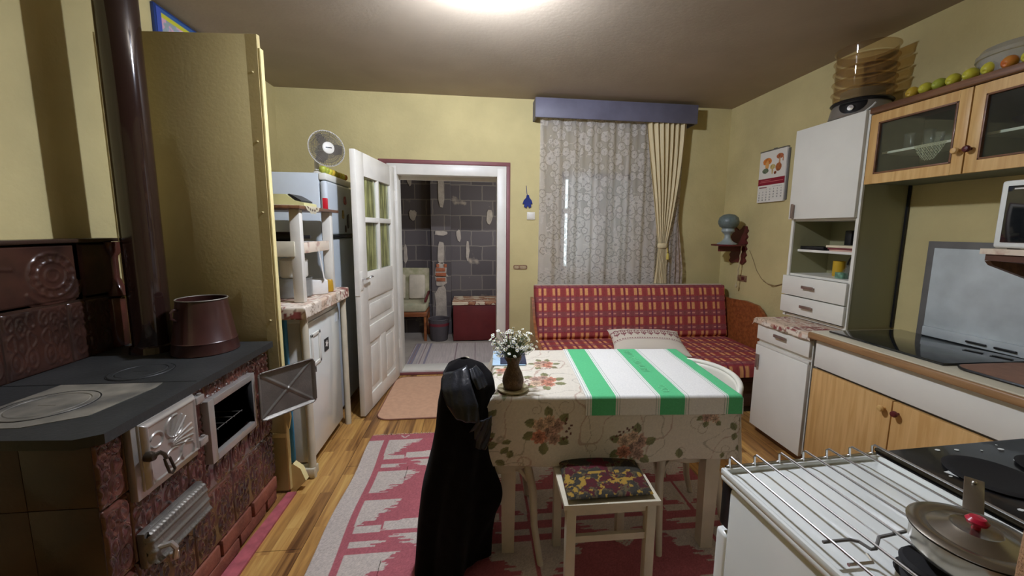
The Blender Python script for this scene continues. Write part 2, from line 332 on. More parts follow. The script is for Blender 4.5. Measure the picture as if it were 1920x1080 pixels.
def block_material():
    m = bpy.data.materials.new('grey_block_masonry'); m.use_nodes = True; nt = m.node_tree; N = nt.nodes; K = nt.links; b = N['Principled BSDF']
    tc = N.new('ShaderNodeTexCoord'); sx = N.new('ShaderNodeSeparateXYZ'); K.new(tc.outputs['Object'], sx.inputs[0])
    a = N.new('ShaderNodeMath'); a.operation = 'ADD'; K.new(sx.outputs[0], a.inputs[0]); K.new(sx.outputs[1], a.inputs[1]); cb = N.new('ShaderNodeCombineXYZ'); K.new(a.outputs[0], cb.inputs[0]); K.new(sx.outputs[2], cb.inputs[1])
    nd = N.new('ShaderNodeTexNoise'); nd.inputs['Scale'].default_value = 7; K.new(cb.outputs[0], nd.inputs['Vector']); s = N.new('ShaderNodeVectorMath'); s.operation = 'SCALE'; s.inputs['Scale'].default_value = 0.022; K.new(nd.outputs['Color'], s.inputs[0])
    ad = N.new('ShaderNodeVectorMath'); ad.operation = 'ADD'; K.new(cb.outputs[0], ad.inputs[0]); K.new(s.outputs[0], ad.inputs[1])
    br = N.new('ShaderNodeTexBrick'); br.inputs['Scale'].default_value = 1; br.inputs['Brick Width'].default_value = 0.30; br.inputs['Row Height'].default_value = 0.205; br.inputs['Mortar Size'].default_value = 0.008; br.inputs['Mortar Smooth'].default_value = 0.3
    br.inputs['Color1'].default_value = L4((104, 97, 96)); br.inputs['Color2'].default_value = L4((84, 78, 78)); br.inputs['Mortar'].default_value = L4((124, 116, 108)); K.new(ad.outputs[0], br.inputs['Vector'])
    n3 = N.new('ShaderNodeTexNoise'); n3.inputs['Scale'].default_value = 3.1; n3.inputs['Detail'].default_value = 6; K.new(cb.outputs[0], n3.inputs['Vector'])
    rp = N.new('ShaderNodeValToRGB'); rp.color_ramp.elements[0].position = 0.62; rp.color_ramp.elements[1].position = 0.70; K.new(n3.outputs[0], rp.inputs[0])
    mx = N.new('ShaderNodeMix'); mx.data_type = 'RGBA'; K.new(rp.outputs[0], mx.inputs[0]); K.new(br.outputs['Color'], mx.inputs[6]); mx.inputs[7].default_value = L4((176, 162, 144)); K.new(mx.outputs[2], b.inputs['Base Color'])
    bp = N.new('ShaderNodeBump'); bp.inputs['Strength'].default_value = 0.5; bp.inputs['Distance'].default_value = 0.01; K.new(n3.outputs[0], bp.inputs['Height']); K.new(bp.outputs[0], b.inputs['Normal'])
    b.inputs['Roughness'].default_value = 0.95; b.inputs['Specular IOR Level'].default_value = 0.1; return m
M['floor'] = floor_material(); M['block'] = block_material()
T = 0.16
o = struct('floor', MB().box(XL - T, XR + T, YN - T, YB + 0.02, -0.12, 0.0), M['floor'])
struct('floor', MB().box(-1.96, .78, YB + 0.02, 5.76, -0.12, 0.0), M['concretefloor'])
struct('ceiling', MB().box(XL - T, XR + T, YN - T, YB + T, ZC, ZC + 0.1), M['ceiling'])
struct('ceiling', MB().box(-1.96, .78, YB + T, 5.76, 2.5, 2.6), M['ceiling'])
DX0, DX1, DZ = -0.775, 0.245, 2.00       # door opening in the back wall
WX0, WX1, WZ0, WZ1 = 0.835, 1.60, 1.02, 2.02
mb = MB()
for (a, b_, c, d) in ((XL - T, DX0, 0, ZC), (DX0, DX1, DZ, ZC), (DX1, WX0, 0, ZC), (WX0, WX1, 0, WZ0), (WX0, WX1, WZ1, ZC), (WX1, XR + T, 0, ZC)): mb.box(a, b_, YB, YB + T, c, d)
struct('wall_back', mb, M['wall'])
struct('wall_left', MB().box(XL - T, XL, YN - T, YB, 0, ZC), M['wall'])
struct('wall_right', MB().box(XR, XR + T, YN - T, YB, 0, ZC), M['wall'])
mb = MB()
mb.box(XL, XR, YN - T, YN, 0, ZC)
struct('wall_near', mb, M['wall'])
# hall beyond the door
struct('wall_hall_back', MB().box(-1.96, .78, 5.6, 5.76, 0, 2.5), M['block'])
struct('wall_hall_left', MB().box(-1.96, -1.8, YB + T, 5.6, 0, 2.5), M['block'])
struct('outside_sky_blocker', MB().box(1.115, 3.2, 4.75, 4.9, -.1, 2.8), mat('sky_blocker_grey', (120, 116, 108), .9, bump=.2))  # dark block added outside the window, leaving only a strip of bright sky
struct('wall_hall_right', MB().box(.64, .78, YB + T, 5.6, 0, 2.5), M['block'])
# masonry chimney shaft standing out of the hall wall
mb = MB().box(-0.60, -0.345, 5.48, 5.6, 0.0, 2.45)
struct('wall_hall_chimney', mb, M['block'])
mb = MB()                                       # lumps of mortar and bare brick on it
for (x0, x1, z0, z1) in ((-0.57, -0.38, 0.80, 0.84), (-0.56, -0.40, 0.12, 0.66), (-0.52, -0.43, 0.98, 1.28), (-0.55, -0.39, 1.36, 1.42), (-0.50, -0.42, 1.75, 2.2), (-0.56, -0.40, 0.66, 0.98)):
    n = 14; poly = []
    for k in range(n):
        a = 2 * PI * k / n; r = 0.85 + 0.28 * random.random(); poly.append(((x0 + x1) / 2 + (x1 - x0) / 2 * r * (abs(math.cos(a)) ** .6) * np.sign(math.cos(a)), (z0 + z1) / 2 + (z1 - z0) / 2 * r * (abs(math.sin(a)) ** .6) * np.sign(math.sin(a))))
    mb.prism([(p[0], p[1]) for p in poly], 5.472, 5.482, 'y')
for (x, z, a, c) in ((-0.88, 2.12, .035, .12), (-0.85, 1.62, .05, .08), (-0.24, 1.36, .035, .09), (0.18, 1.62, .045, .1), (-0.96, 1.1, .03, .12), (-0.12, 1.15, .025, .14)):
    mb.prism([(x + a * math.cos(2 * PI * k / 12) * random.uniform(.7, 1.2), z + c * math.sin(2 * PI * k / 12) * random.uniform(.8, 1.15)) for k in range(12)], 5.590, 5.602, 'y')
struct('trim_hall_mortar', mb, mat('pale_mortar', (176, 164, 150), 0.95, var=0.15, scale=14, bump=0.5, bscale=50))
mb = MB()
for (x0, x1, z) in ((-0.545, -0.42, 0.90), (-0.55, -0.41, 0.835), (-0.54, -0.50, 0.955), (-0.44, -0.40, 0.955), (-0.54, -0.42, 0.765)): mb.box(x0, x1, 5.462, 5.476, z - 0.024, z + 0.024, 0.008)
struct('trim_hall_bricks', mb, mat('bare_red_brick', (164, 96, 66), 0.9, var=0.2, scale=30, bump=0.4))
# door frame (white lining and casing) and red outer trim
mb = MB()
for x0, x1 in ((DX0 - 0.055, DX0 + 0.035), (DX1 - 0.045, DX1 + 0.045)): mb.box(x0, x1, YB - 0.022, YB + T + 0.01, 0, DZ + 0.03, 0.004)
mb.box(DX0 - 0.055, DX1 + 0.045, YB - 0.0215, YB + T + 0.01, DZ - 0.05, DZ + 0.05, 0.004)
mb.box(DX0, DX1, YB - 0.02, YB + T + 0.02, 0.0, 0.04, 0.004)
mb.box(DX0 + 0.03, DX1 - 0.04, YB + 0.10, YB + 0.13, DZ - 0.085, DZ - 0.045)
struct('trim_1', mb, M['white'])
mb = MB()
mb.box(DX1 + 0.046, DX1 + 0.082, YB - 0.018, YB - 0.001, 0, DZ + 0.086, 0.003); mb.box(DX0 - 0.13, DX1 + 0.082, YB - 0.019, YB - 0.001, DZ + 0.052, DZ + 0.088, 0.003)
mb.box(DX0 - 0.13, DX0 - 0.095, YB - 0.018, YB - 0.001, 0, DZ + 0.086, 0.003); mb.box(DX0 - 0.095, DX0 - 0.056, YB - 0.017, YB - 0.001, 0, DZ + 0.052)
struct('trim_2', mb, M['redtrim'])
struct('trim_3', MB().box(DX0 - 0.03, DX1 + 0.03, YB - 0.045, YB - 0.021, 0.001, 0.024, 0.004), M['redtrim'])
struct('trim_4', MB().prism([(-1.085, 1.18), (-0.995, 1.18), (-0.985, 2.15), (-1.03, 2.15)], 0.0005, 0.012), M['pinkpaint'])
# window
wn = empty('window_1', ((WX0 + WX1) / 2, YB + 0.1, WZ0), None, None); wn['kind'] = 'structure'
mb = MB()
for a, b_, c, d in ((WX0, WX0 + .06, WZ0, WZ1), (WX1 - .06, WX1, WZ0, WZ1), (WX0, WX1, WZ0, WZ0 + .06), (WX0, WX1, WZ1 - .06, WZ1), ((WX0 + WX1) / 2 - .05, (WX0 + WX1) / 2 + .05, WZ0, WZ1), (WX0, WX1, 1.62, 1.67)): mb.box(a, b_, YB + .08, YB + .13, c, d, .004)
obj('window_frame', mb, M['white'], wn)
obj('window_pane', MB().box(WX0 + .05, WX1 - .05, YB + .10, YB + .104, WZ0 + .05, WZ1 - .05), M['glass'], wn)

# open room door: local frame u from leading edge to hinge, thickness n
du = Vector((-0.765 + 0.868, 3.925 - 3.025, 0)); DW = 0.865; du.normalize(); dn = Vector((du.y, -du.x, 0))     # dn points to the room side we see
door = empty('door_1', (-0.765, 3.925, 0.012), None, None); door['kind'] = 'structure'
DM = Matrix(((du.x, dn.x, 0, -0.868), (du.y, dn.y, 0, 3.025), (0, 0, 1, 0), (0, 0, 0, 1)))
mb = MB(); mb.M = DM
mb.box(0, .15, -.02, .02, .015, 2.0, .003); mb.box(.745, DW, -.02, .02, .015, 2.0, .003)
for z0, z1 in ((.015, .14), (.555, .685), (.90, 1.11), (1.83, 2.0)): mb.box(.149, .746, -.0195, .0195, z0, z1, .002)
mb.box(.385, .51, -.0195, .0195, .139, .556, .002)
mb.box(.149, .746, -.008, .008, .139, 1.0)
for (a, b_, c, d) in ((.165, .372, .155, .54), (.523, .732, .155, .54), (.165, .732, .70, .885)): mb.box(a + .03, b_ - .03, -.014, .014, c + .03, d - .03, .006)
mb.box(.43, .465, -.0185, .0185, 1.109, 1.831, .003); mb.box(.149, .746, -.018, .018, 1.49, 1.53, .003)
obj('door_leaf', mb, M['white'], door)
mb = MB(); mb.M = DM; mb.box(.15, .745, -.003, .001, 1.11, 1.83); obj('glass_pane', mb, M['glass'], door)
nu, nv = 60, 40; U, Wd = np.meshgrid(np.linspace(.155, .74, 120), np.linspace(1.115, 1.825, 30), indexing='ij')
off = -.007 + .004 * np.sin(U * 130 + 1.2 * np.sin(Wd * 9))
P_ = np.stack([U, off, Wd], -1) @ np.array(DM.to_3x3()).T + np.array([-0.868, 3.025, 0])
sh = 0.75 + 0.25 * np.sin(U * 130 + 1.2 * np.sin(Wd * 9)) ; f_ = np.clip((fbm(U * 60, Wd * 6, 3) - .3) * 2.2, 0, 1); cc = np.stack([120 + 98 * f_, 112 + 92 * f_, 66 + 72 * f_], -1)
o = sheet('door_curtain', P_[..., 0], P_[..., 1], P_[..., 2], M['attr'], door, cc); o['label'] = 'rippled yellow curtain behind the panes'
mb = MB(); mb.M = DM; mb.box(.004, .05, .02, .026, .99, 1.13, .002); mb.box(-.004, .0, -.018, .018, .95, 1.14); o = obj('lock_plate', mb, M['white'], door)
mb = MB(); mb.M = DM; mb.tube([(.035, .02, 1.075), (.035, .055, 1.075), (.05, .062, 1.076), (.13, .06, 1.083), (.155, .057, 1.078)], .0075, 8); obj('door_handle', mb, M['chrome'], door)
for z in (.3, 1.7):
    mb = MB(); mb.M = DM; mb.tube([(DW - .004, .024, z), (DW - .004, .024, z + .09)], .008, 8); obj('hinge', mb, M['white'], door)

# ================================================================== CEILING LAMP
lamp = empty('ceiling_lamp', (0.05, 1.98, 2.53), 'short tube lamp with a white base fixed under the ceiling above the table', 'lamp')
obj('lamp_base', MB().box(-.07, .17, 1.92, 2.04, 2.60, 2.68, .006), M['white'], lamp)
obj('lamp_tube', MB().tube([(-.02, 1.98, 2.56), (.12, 1.98, 2.56)], .02, 12), M['bulb'], lamp)

# ================================================================== TILED STOVE
ZP = 0.87; SX0, SX1, SY0, SY1 = -1.70, -1.055, 1.17, 2.10
st = empty('tiled_stove', (-1.38, 1.65, 0), 'brown glazed tile cooking stove with iron top and open oven door', 'stove')
OY0, OY1, OZ0, OZ1 = 1.635, 1.905, 0.545, 0.745          # oven mouth
mb = MB()
mb.box(SX0, SX1 - .016, SY0 + .02, OY0, .145, ZP - .03); mb.box(SX0, SX1 - .016, OY1, SY1, .145, ZP - .03)
mb.box(SX0, SX1 - .016, OY0, OY1, .145, OZ0); mb.box(SX0, SX1 - .016, OY0, OY1, OZ1, ZP - .03)
obj('stove_core', mb, M['tiledark'], st)
# near side: plain flat tiles with fine joints
mb = MB()
for i, (x0, x1) in enumerate(((-1.70, -1.50), (-1.499, -1.245), (-1.244, -1.068))):
    for z0, z1 in ((.6545, ZP - .03), (.40, .653), (.145, .3985)): mb.box(x0, x1, SY0 - .0, SY0 + .022, z0, z1, .0015)
obj('plain_side_tiles', mb, M['tiledark'], st)
# embossed front and corner strip: relief as real height
def relief(a, b):
    """a, b in -1..1 across one half tile; stylised scroll and rosette ornament"""
    h = np.zeros_like(a); a = np.abs(a)
    def ring(ca, cb, r, wd, k=0, amp=1.0, sq=1.0):
        d = np.hypot(a - ca, (b - cb) * sq); t = np.arctan2(b - cb, a - ca); return amp * np.exp(-((d - r * (1 + .18 * np.cos(k * t))) / wd) ** 2)
    for args in ((0, .50, .24, .055, 5), (0, .50, .03, .07), (.62, .68, .2, .05, 0), (.56, .08, .24, .05, 3, .9), (0, -.12, .05, .09), (.45, -.50, .27, .05, 0, .9), (.45, -.50, .07, .07, 0, .8), (0, -.80, .14, .05, 4)):
        h = np.maximum(h, ring(*args))
    h = np.maximum(h, np.exp(-((b - .9 + .5 * a ** 2) / .06) ** 2) * .7); return h
def tile_sheet(name, L0, L1, Z0, Z1, place, holes=(), step=.0028, tw=.245, halves=2, joints_z=(.147, .392, .637, .84), off=0.0):
    n = int((L1 - L0) / step) + 1; m_ = int((Z1 - Z0) / step) + 1
    S, Z = np.meshgrid(np.linspace(L0, L1, n), np.linspace(Z0, Z1, m_), indexing='ij')
    row = np.digitize(Z, joints_z[1:-1]); zl = np.array(joints_z)[row]; zh = np.array(joints_z)[row + 1]; b = ((Z - zl) / (zh - zl)) * 2 - 1
    sh = (S - L0 + off + row * 0.5 * tw * 0); ti = np.floor(sh / tw); u = sh / tw - ti; hu = (u * halves) % 1.0 * 2 - 1
    edge = np.minimum(np.minimum(u, 1 - u) * tw, np.minimum(Z - zl, zh - Z)); h = .010 * np.clip((edge - .0018) / .004, 0, 1) ** .5
    h2 = np.minimum(1, np.minimum((1 - np.abs(hu)) * 5, (1 - np.abs(b)) * 7)); h += .0065 * relief(hu * 1.05, b) * np.clip(h2, 0, 1) + .0006 * fbm(S * 12, Z * 12, 5); h *= np.clip((S - L0) / .004, 0, 1)
    X, Y = place(S, h); mask = None
    if holes:
        sc = (S[:-1, :-1] + S[1:, 1:]) / 2; zc = (Z[:-1, :-1] + Z[1:, 1:]) / 2; mask = np.ones(sc.shape, bool)
        for (a, b_, c, d) in holes: mask &= ~((sc > a) & (sc < b_) & (zc > c) & (zc < d))
    return sheet(name, X, Y, Z, M['tile'], st, None, mask=mask)
tile_sheet('embossed_front_tiles', SY0 + .001, SY1, .147, .84, lambda S, h: (SX1 - .018 + h, S), holes=((OY0, OY1, OZ0, OZ1),), off=.155)
# brick plinth
mb = MB(); y = SY0 + .02; k = 0
mb.box(SX0, SX1 - .06, SY0 + .03, SY1, .0, .145)
for z0, z1, o_ in ((.075, .143, 0.0), (.012, .070, .11)):
    y = SY0 + .01 - o_
    while y < SY1 - .02:
        mb.box(SX1 - .07, SX1 - .004 + random.uniform(-.004, .004), max(y, SY0 + .01), min(y + .215, SY1), z0, z1, .004); y += .235
for x in (-1.70, -1.47, -1.24): mb.box(x, x + .215, SY0 + .004, SY0 + .04, .012, .143, .004)
obj('brick_plinth', mb, M['brick'], st)
# iron cooktop with rings
poly = [(SX0, SY0 + .0), (-1.30, SY0 - .004), (-1.09, SY0 - .02), (SX1 + .018, SY0 + .01), (SX1 + .018, SY1 + .02), (SX0, SY1 + .02)]
top = obj('iron_cooktop', MB().prism(poly, ZP - .03, ZP), M['iron'], st)
mb = MB()
mb.prism([(-1.50, 1.572), (-1.16, 1.568), (-1.15, 1.52), (-1.18, 1.30), (-1.30, 1.235), (-1.52, 1.24)], ZP, ZP + .0015)  # paler grey plate over the front of the cooktop
o = obj('pale_front_plate', mb, M['ironlight'], top); o['label'] = 'pale grey front plate of the cooktop'
def ring_lid(cx, cy, r, m, name):
    mb = MB().lathe([(r - .02, ZP + .001), (r - .018, ZP + .0035), (r - .002, ZP + .0035), (r, ZP + .001)], 40, (cx, cy, 0)); mb.lathe([(.0001, ZP + .0034), (r - .024, ZP + .0034), (r - .021, ZP + .001)], 40, (cx, cy, 0), cap=False)
    mb.box(cx - .025, cx + .025, cy - .006, cy + .006, ZP + .0035, ZP + .0045); return obj(name, mb, m, top)
ring_lid(-1.37, 1.39, .115, M['ironlight'], 'burner_lid'); ring_lid(-1.33, 1.70, .10, M['iron'], 'burner_lid')
for (cx, cy, r, zz) in ((-1.37, 1.39, .118, ZP + .0015), (-1.33, 1.70, .103, ZP)):
    obj('ring_gap', MB().tube([(cx + r * math.cos(a), cy + r * math.sin(a), zz + .0006) for a in np.linspace(0, 2 * PI, 41)[:-1]], .0014, 5, closed=True), M['blackmat'], top)
obj('plate_joint', MB().box(-1.70, -1.05, 1.574, 1.577, ZP, ZP + .0012), M['blackmat'], top)
# splash back (riser)
RX, RY0, RY1, RZ = -1.70, 1.10, 2.105, 1.385
rs = obj('tall_tile_back', MB().box(XL + .004, RX - .012, RY0, RY1, ZP - .03, RZ - .012, .003), M['tiledark'], st)
obj('top_ledge', MB().box(XL + .004, RX + .012, RY0, RY1 + .012, RZ - .012, RZ + .004, .004), M['tiledark'], rs)
def riser_sheet():
    n, m_ = 250, 120; S, Z = np.meshgrid(np.linspace(RY0, RY1 - .0, n), np.linspace(ZP, RZ - .012, m_), indexing='ij')
    b = (Z - ZP) / .25 * 2 - 1; tw = .245; u = ((S - RY1) / tw) % 1.0; hu = (u * 2) % 1 * 2 - 1
    low = .006 * np.clip(np.minimum(u, 1 - u) * tw / .01, 0, 1) + .005 * relief(hu, b) * np.clip(np.minimum((1 - np.abs(hu)) * 5, (1 - np.abs(b)) * 6), 0, 1)
    hi = .008 * np.ones_like(S)
    for cy, cz in ((1.815, 1.245), (1.30, 1.245)):
        d = np.hypot(S - cy, Z - cz); t = np.arctan2(Z - cz, S - cy); k = d < .1
        hi += np.where(k, .005 * (np.exp(-((d - .088) / .006) ** 2) + np.exp(-((d - .055) / .005) ** 2) + .7 * np.exp(-((d - .025) / .006) ** 2)) + .0016 * np.sin(14 * t) * (d > .055) * (d < .09), 0)
        hi += .004 * np.exp(-((d - .12) / .007) ** 2) * (t < -.3) * (t > -2.6)
    hi += .003 * np.exp(-((Z - 1.30 - .02 * np.sin(S * 14)) / .006) ** 2) * (S < 1.68) * (S > 1.43)
    fr = np.minimum(np.minimum(np.abs(S - 1.925), 9), np.minimum(Z - 1.128, RZ - .012 - Z)); hi -= .006 * (fr < .012)
    h = np.where(Z < 1.122, low, hi); h -= .006 * (np.abs(Z - 1.122) < .004); h -= .004 * (np.abs(S - 1.94) < .004)
    sheet('embossed_back_tiles', RX - .014 + h, S, Z, M['tileback'], rs)
riser_sheet()
pil = MB().lathe([(.036, 1.352), (.04, 1.37), (.034, 1.325), (.022, 1.305), (.02, 1.29), (.019, 1.20), (.024, 1.19), (.027, 1.175), (.034, 1.16), (.044, 1.135), (.048, 1.118), (.03, 1.11)][::-1], 16, (RX - .012, RY1 - .004, 0))
pil.box(RX - .05, RX + .012, RY1 - .06, RY1 + .018, ZP, 1.11, .01)
obj('corner_pilaster', pil, M['tile'], rs)
# firebox door
FY0, FY1, FZ0, FZ1 = 1.263, 1.533, .60, .86
fx = SX1 + .004
fd = obj('firebox_frame', MB().box(fx - .012, fx + .012, FY0, FY1, FZ0, FZ1, .003), M['silver'], st)
n1 = 110; S, Z = np.meshgrid(np.linspace(FY0 + .022, FY1 - .008, n1), np.linspace(FZ0 + .022, FZ1 - .022, n1), indexing='ij')
a = (S - FY0 - .022) / (FY1 - FY0 - .03) * 2 - 1; b = (Z - FZ0 - .022) / (FZ1 - FZ0 - .044) * 2 - 1
e_ = np.minimum(1 - np.abs(a), 1 - np.abs(b)); h = .020 * np.clip(e_ / .10, 0, 1) ** .5 - .004 * np.clip((e_ - .14) / .03, 0, 1)
def gl(d, wd=.035): return np.exp(-(d / wd) ** 2)
orn = np.zeros_like(a)
for ang in np.linspace(-.25, 1.25, 8):
    t = (a + .25) * math.cos(ang) + (b + .12) * math.sin(ang); q = -(a + .25) * math.sin(ang) + (b + .12) * math.cos(ang); orn = np.maximum(orn, gl(q - .10 * t * t * np.sign(ang - .5), .016) * (t > .12) * (t < .98))
for (ca, cb, r, s1) in ((.05, .42, .34, 1), (-.1, -.5, .3, 1.2), (-.62, .35, .22, 1), (.45, -.62, .26, .8)): orn = np.maximum(orn, gl(np.hypot(a - ca, (b - cb) * s1) - r, .02) * (a + .6 * b < ca + .6 * cb + .3))
h += .006 * orn * (e_ > .18)
fdoor = sheet('firebox_door', fx + .012 + h, S, Z, M['silver'], st)
obj('door_rim', MB().box(fx + .008, fx + .018, FY0 + .02, FY1 - .006, FZ0 + .02, FZ1 - .02, .003), M['silver'], fdoor)
hx = fx + .045
hx = fx + .04
mb = MB().lathe([(.0001, .026), (.012, .024), (.016, .012), (.015, 0)], 16, (hx - .012, 1.288, .735), 'x', cap=False)
mb.tube([(hx + .008, 1.288, .738), (hx + .02, 1.300, .742), (hx + .022, 1.312, .728), (hx + .022, 1.318, .712)], [.007, .0065, .006, .006], 8)
mb.tube([(hx + .022, 1.310, .712), (hx + .024, 1.312, .695), (hx + .024, 1.322, .660), (hx + .024, 1.334, .650), (hx + .024, 1.345, .658), (hx + .024, 1.328, .708)], .0042, 8, closed=True)
obj('door_latch', mb, mat('dark_worn_iron', (74, 66, 56), .35, metal=.6), fdoor)['label'] = 'dark looped latch'
for z in (.81, .645): obj('hinge', MB().box(fx + .005, fx + .03, FY1 - .01, FY1 + .035, z - .014, z + .014, .004).tube([(fx + .02, FY1 + .02, z - .02), (fx + .02, FY1 + .02, z + .02)], .007), M['silver'], fdoor)
# ash door, ribbed, unhooked and leaning
n1 = 100; S, Z = np.meshgrid(np.linspace(1.262, 1.535, n1), np.linspace(0, 1, 60), indexing='ij')
zt = .372 + .0 * S; h_ = .118; Z3 = .372 + .118 * Z; a = (S - 1.262) / .273 * 2 - 1; b = Z * 2 - 1
e_ = np.minimum((1 - np.abs(a)) * 1.1, (1 - np.abs(b)) * .5)
h = .02 * np.clip(e_ / .07, 0, 1) ** .5 + .006 * np.abs(np.sin(PI * 2 * (Z * 1.55 + .1))) ** 6 + .002 * (np.abs(np.sin(S * 230)) * (np.abs(b) > .62)) + .001 * fbm(S * 200, Z * 40, 4)
cut = (1 - np.abs(a)) * .9 + (1 - np.abs(b)) * .35
ad = sheet('ash_door', SX1 + .012 + h + .012 * (1 - Z), S, Z3, M['steelgrey'], st, None, mask=(cut[:-1, :-1] > .085))
obj('ash_frame', MB().box(SX1 - .004, SX1 + .02, 1.262, 1.535, .37, .492, .004), M['steelgrey'], ad)
mb = MB().tube([(SX1 + .035, 1.285, .425), (SX1 + .07, 1.295, .43), (SX1 + .078, 1.30, .41), (SX1 + .07, 1.305, .385), (SX1 + .06, 1.315, .362)], [.008, .009, .008, .007, .008], 8).bar((SX1 + .062, 1.312, .385), (SX1 + .05, 1.328, .345), .024, .01, bev=.003)
obj('ash_latch', mb, M['silver'], ad)
# oven
ov = MB()
for (a, b_, c, d) in ((OY0 - .035, OY0, OZ0 - .03, OZ1 + .03), (OY1, OY1 + .022, OZ0 - .03, OZ1 + .03), (OY0, OY1, OZ0 - .03, OZ0), (OY0, OY1, OZ1, OZ1 + .03)): ov.box(SX1 - .02, SX1 + .022, a, b_, c, d, .003)
ovf = obj('oven_frame', ov, M['silver'], st)
mb = MB(); X0 = -1.52
mb.box(X0, SX1, OY0 - .003, OY0, OZ0, OZ1).box(X0, SX1, OY1, OY1 + .003, OZ0, OZ1).box(X0, SX1, OY0, OY1, OZ0 - .003, OZ0).box(X0, SX1, OY0, OY1, OZ1, OZ1 + .003).box(X0 - .003, X0, OY0, OY1, OZ0, OZ1)
obj('oven_cavity', mb, M['blackmat'], ovf)
mb = MB()
for x in np.linspace(X0 + .03, SX1 - .03, 4): mb.tube([(x, OY0 + .002, OZ0 + .06), (x, OY1 - .002, OZ0 + .06)], .002, 5)
for y in np.linspace(OY0 + .02, OY1 - .02, 5): mb.tube([(X0 + .02, y, OZ0 + .062), (SX1 - .02, y, OZ0 + .062)], .002, 5)
obj('oven_rack', mb, M['steelgrey'], ovf)
# open oven door swings out on the far jamb: panel from hinge line outward
h0 = Vector((SX1 + .03, OY1 + .018, 0)); dd = Vector((.165, .232, 0)); DL = dd.length; dd.normalize(); dnn = Vector((-dd.y, dd.x, 0)) * -1
OM = Matrix(((dd.x, dnn.x, 0, h0.x), (dd.y, dnn.y, 0, h0.y), (0, 0, 1, 0), (0, 0, 0, 1)))
n1 = 90; U, Z = np.meshgrid(np.linspace(0, DL, n1), np.linspace(.53, .77, n1), indexing='ij')
a = U / DL * 2 - 1; b = (Z - .65) / .12; e_ = np.minimum(1 - np.abs(a), (1 - np.abs(b)))
h = .016 * np.clip(1 - e_ / .1, 0, 1) ** .6 + .006 * (gl(a - b, .05) + gl(a + b, .05)) * (e_ > .1) + .001 * fbm(U * 200, Z * 200, 2)
cr = np.hypot(np.maximum(np.abs(a) - .82, 0), np.maximum(np.abs(b) - .82, 0)) < .185
W3 = np.stack([U, h, Z], -1) @ np.array(OM.to_3x3()).T + np.array(OM.translation)
od = sheet('oven_door', W3[..., 0], W3[..., 1], W3[..., 2], M['steelgrey'], ovf, None, thick=.006, mask=cr[:-1, :-1] & cr[1:, 1:])
mb = MB(); mb.M = OM; mb.box(DL - .012, DL + .016, -.004, .004, .685, .70, .002).box(DL + .010, DL + .016, -.004, .004, .685, .715, .002); obj('catch_tab', mb, M['steelgrey'], ovf)
# ================================================================== STOVE PIPE
pp = empty('stove_pipe', (-1.50, 2.0, ZP), 'tall dark brown enamelled stove pipe rising from the iron cooktop', 'stove pipe')
obj('pipe_tube', MB().tube([(-1.50, 2.0, ZP), (-1.50, 2.0, ZC - .004)], .073, 40), M['pipe'], pp)
obj('pipe_collar', MB().lathe([(.074, ZP + .0006), (.088, ZP + .001), (.084, ZP + .03), (.074, ZP + .035)], 36, (-1.50, 2.0, 0), cap=False), M['pipe'], pp)
# ================================================================== PAIL
pl = empty('enamel_pail', (-1.265, 1.985, ZP), 'dark brown enamel pail standing on the far end of the stove top', 'pail')
mb = MB().lathe([(.128, ZP + .0005), (.131, ZP + .004), (.124, ZP + .05), (.126, ZP + .056), (.122, ZP + .06), (.096, ZP + .243), (.099, ZP + .247), (.094, ZP + .247), (.118, ZP + .06), (.118, ZP + .01), (.0001, ZP + .01)], 44, (-1.265, 1.985, 0), cap=False)
obj('pail_body', mb, M['pail'], pl)
obj('rim', MB().tube([(-1.265 + .0975 * math.cos(a), 1.985 + .0975 * math.sin(a), ZP + .247) for a in np.linspace(0, 2 * PI, 41)[:-1]], .0028, 6, closed=True), M['ironlight'], pl)
ang = math.radians(-118); ex, ey = math.cos(ang), math.sin(ang); rr = lambda z: .122 - (z - .06) / .183 * .026
obj('ear_handle', MB().tube([(-1.265 + ex * (rr(z) + q), 1.985 + ey * (rr(z) + q), ZP + z) for z, q in ((.21, -.001), (.213, .016), (.20, .026), (.175, .022), (.16, .0))], .006, 8), M['pail'], pl)
# ================================================================== YELLOW PARTITION
pt = empty('board_partition', (-1.35, 2.19, 0), 'tall yellow painted board screen standing behind the stove', 'partition')
PM = Matrix.Translation((-1.028, 2.158, 0)) @ Matrix.Rotation(-.085, 4, 'Z')
mb = MB(); mb.M = PM; mb.box(-.70, 0.0, .0, .022, .60, 2.352, .002); mb.box(-.16, 0.0, 0, .022, 0.015, .60); obj('screen_panel', mb, M['board'], pt)
mb = MB(); mb.M = PM; mb.box(-.055, -.002, -.0022, -.0001, .62, 2.35); obj('cover_strip', mb, M['board'], pt)
mb = MB(); mb.M = PM; mb.box(.0003, .011, .0, .026, .02, 2.29, .002); obj('lit_edge', mb, M['board_edge'], pt)  # board's side painted paler, where the lamp brightens it
mb = MB(); mb.M = PM; mb.prism([(-.0, .0), (.03, .0), (.085, .06), (.06, .13), (.02, .16), (0, .13)], .02, .055, 'y'); obj('foot_bracket', mb, M['board_edge'], pt)
mb = MB(); mb.M = PM; mb.box(-.17, .01, -.004, .0, .325, .35, .001); obj('cross_strap', mb, M['board_edge'], pt)
mb = MB(); mb.M = PM; mb.prism([(.004, .60), (.03, .56), (.028, .50), (.036, .44), (.022, .37), (.012, .42), (.006, .48)], .0, .012, 'y'); obj('torn_veneer', mb, M['board_edge'], pt)
mb = MB(); mb.M = PM
for z in (2.18, 1.86, 1.52, .97): mb.sphere((-.03, -.004, z), .006, 6, .8)
obj('screw_heads', mb, M['board'], pt)
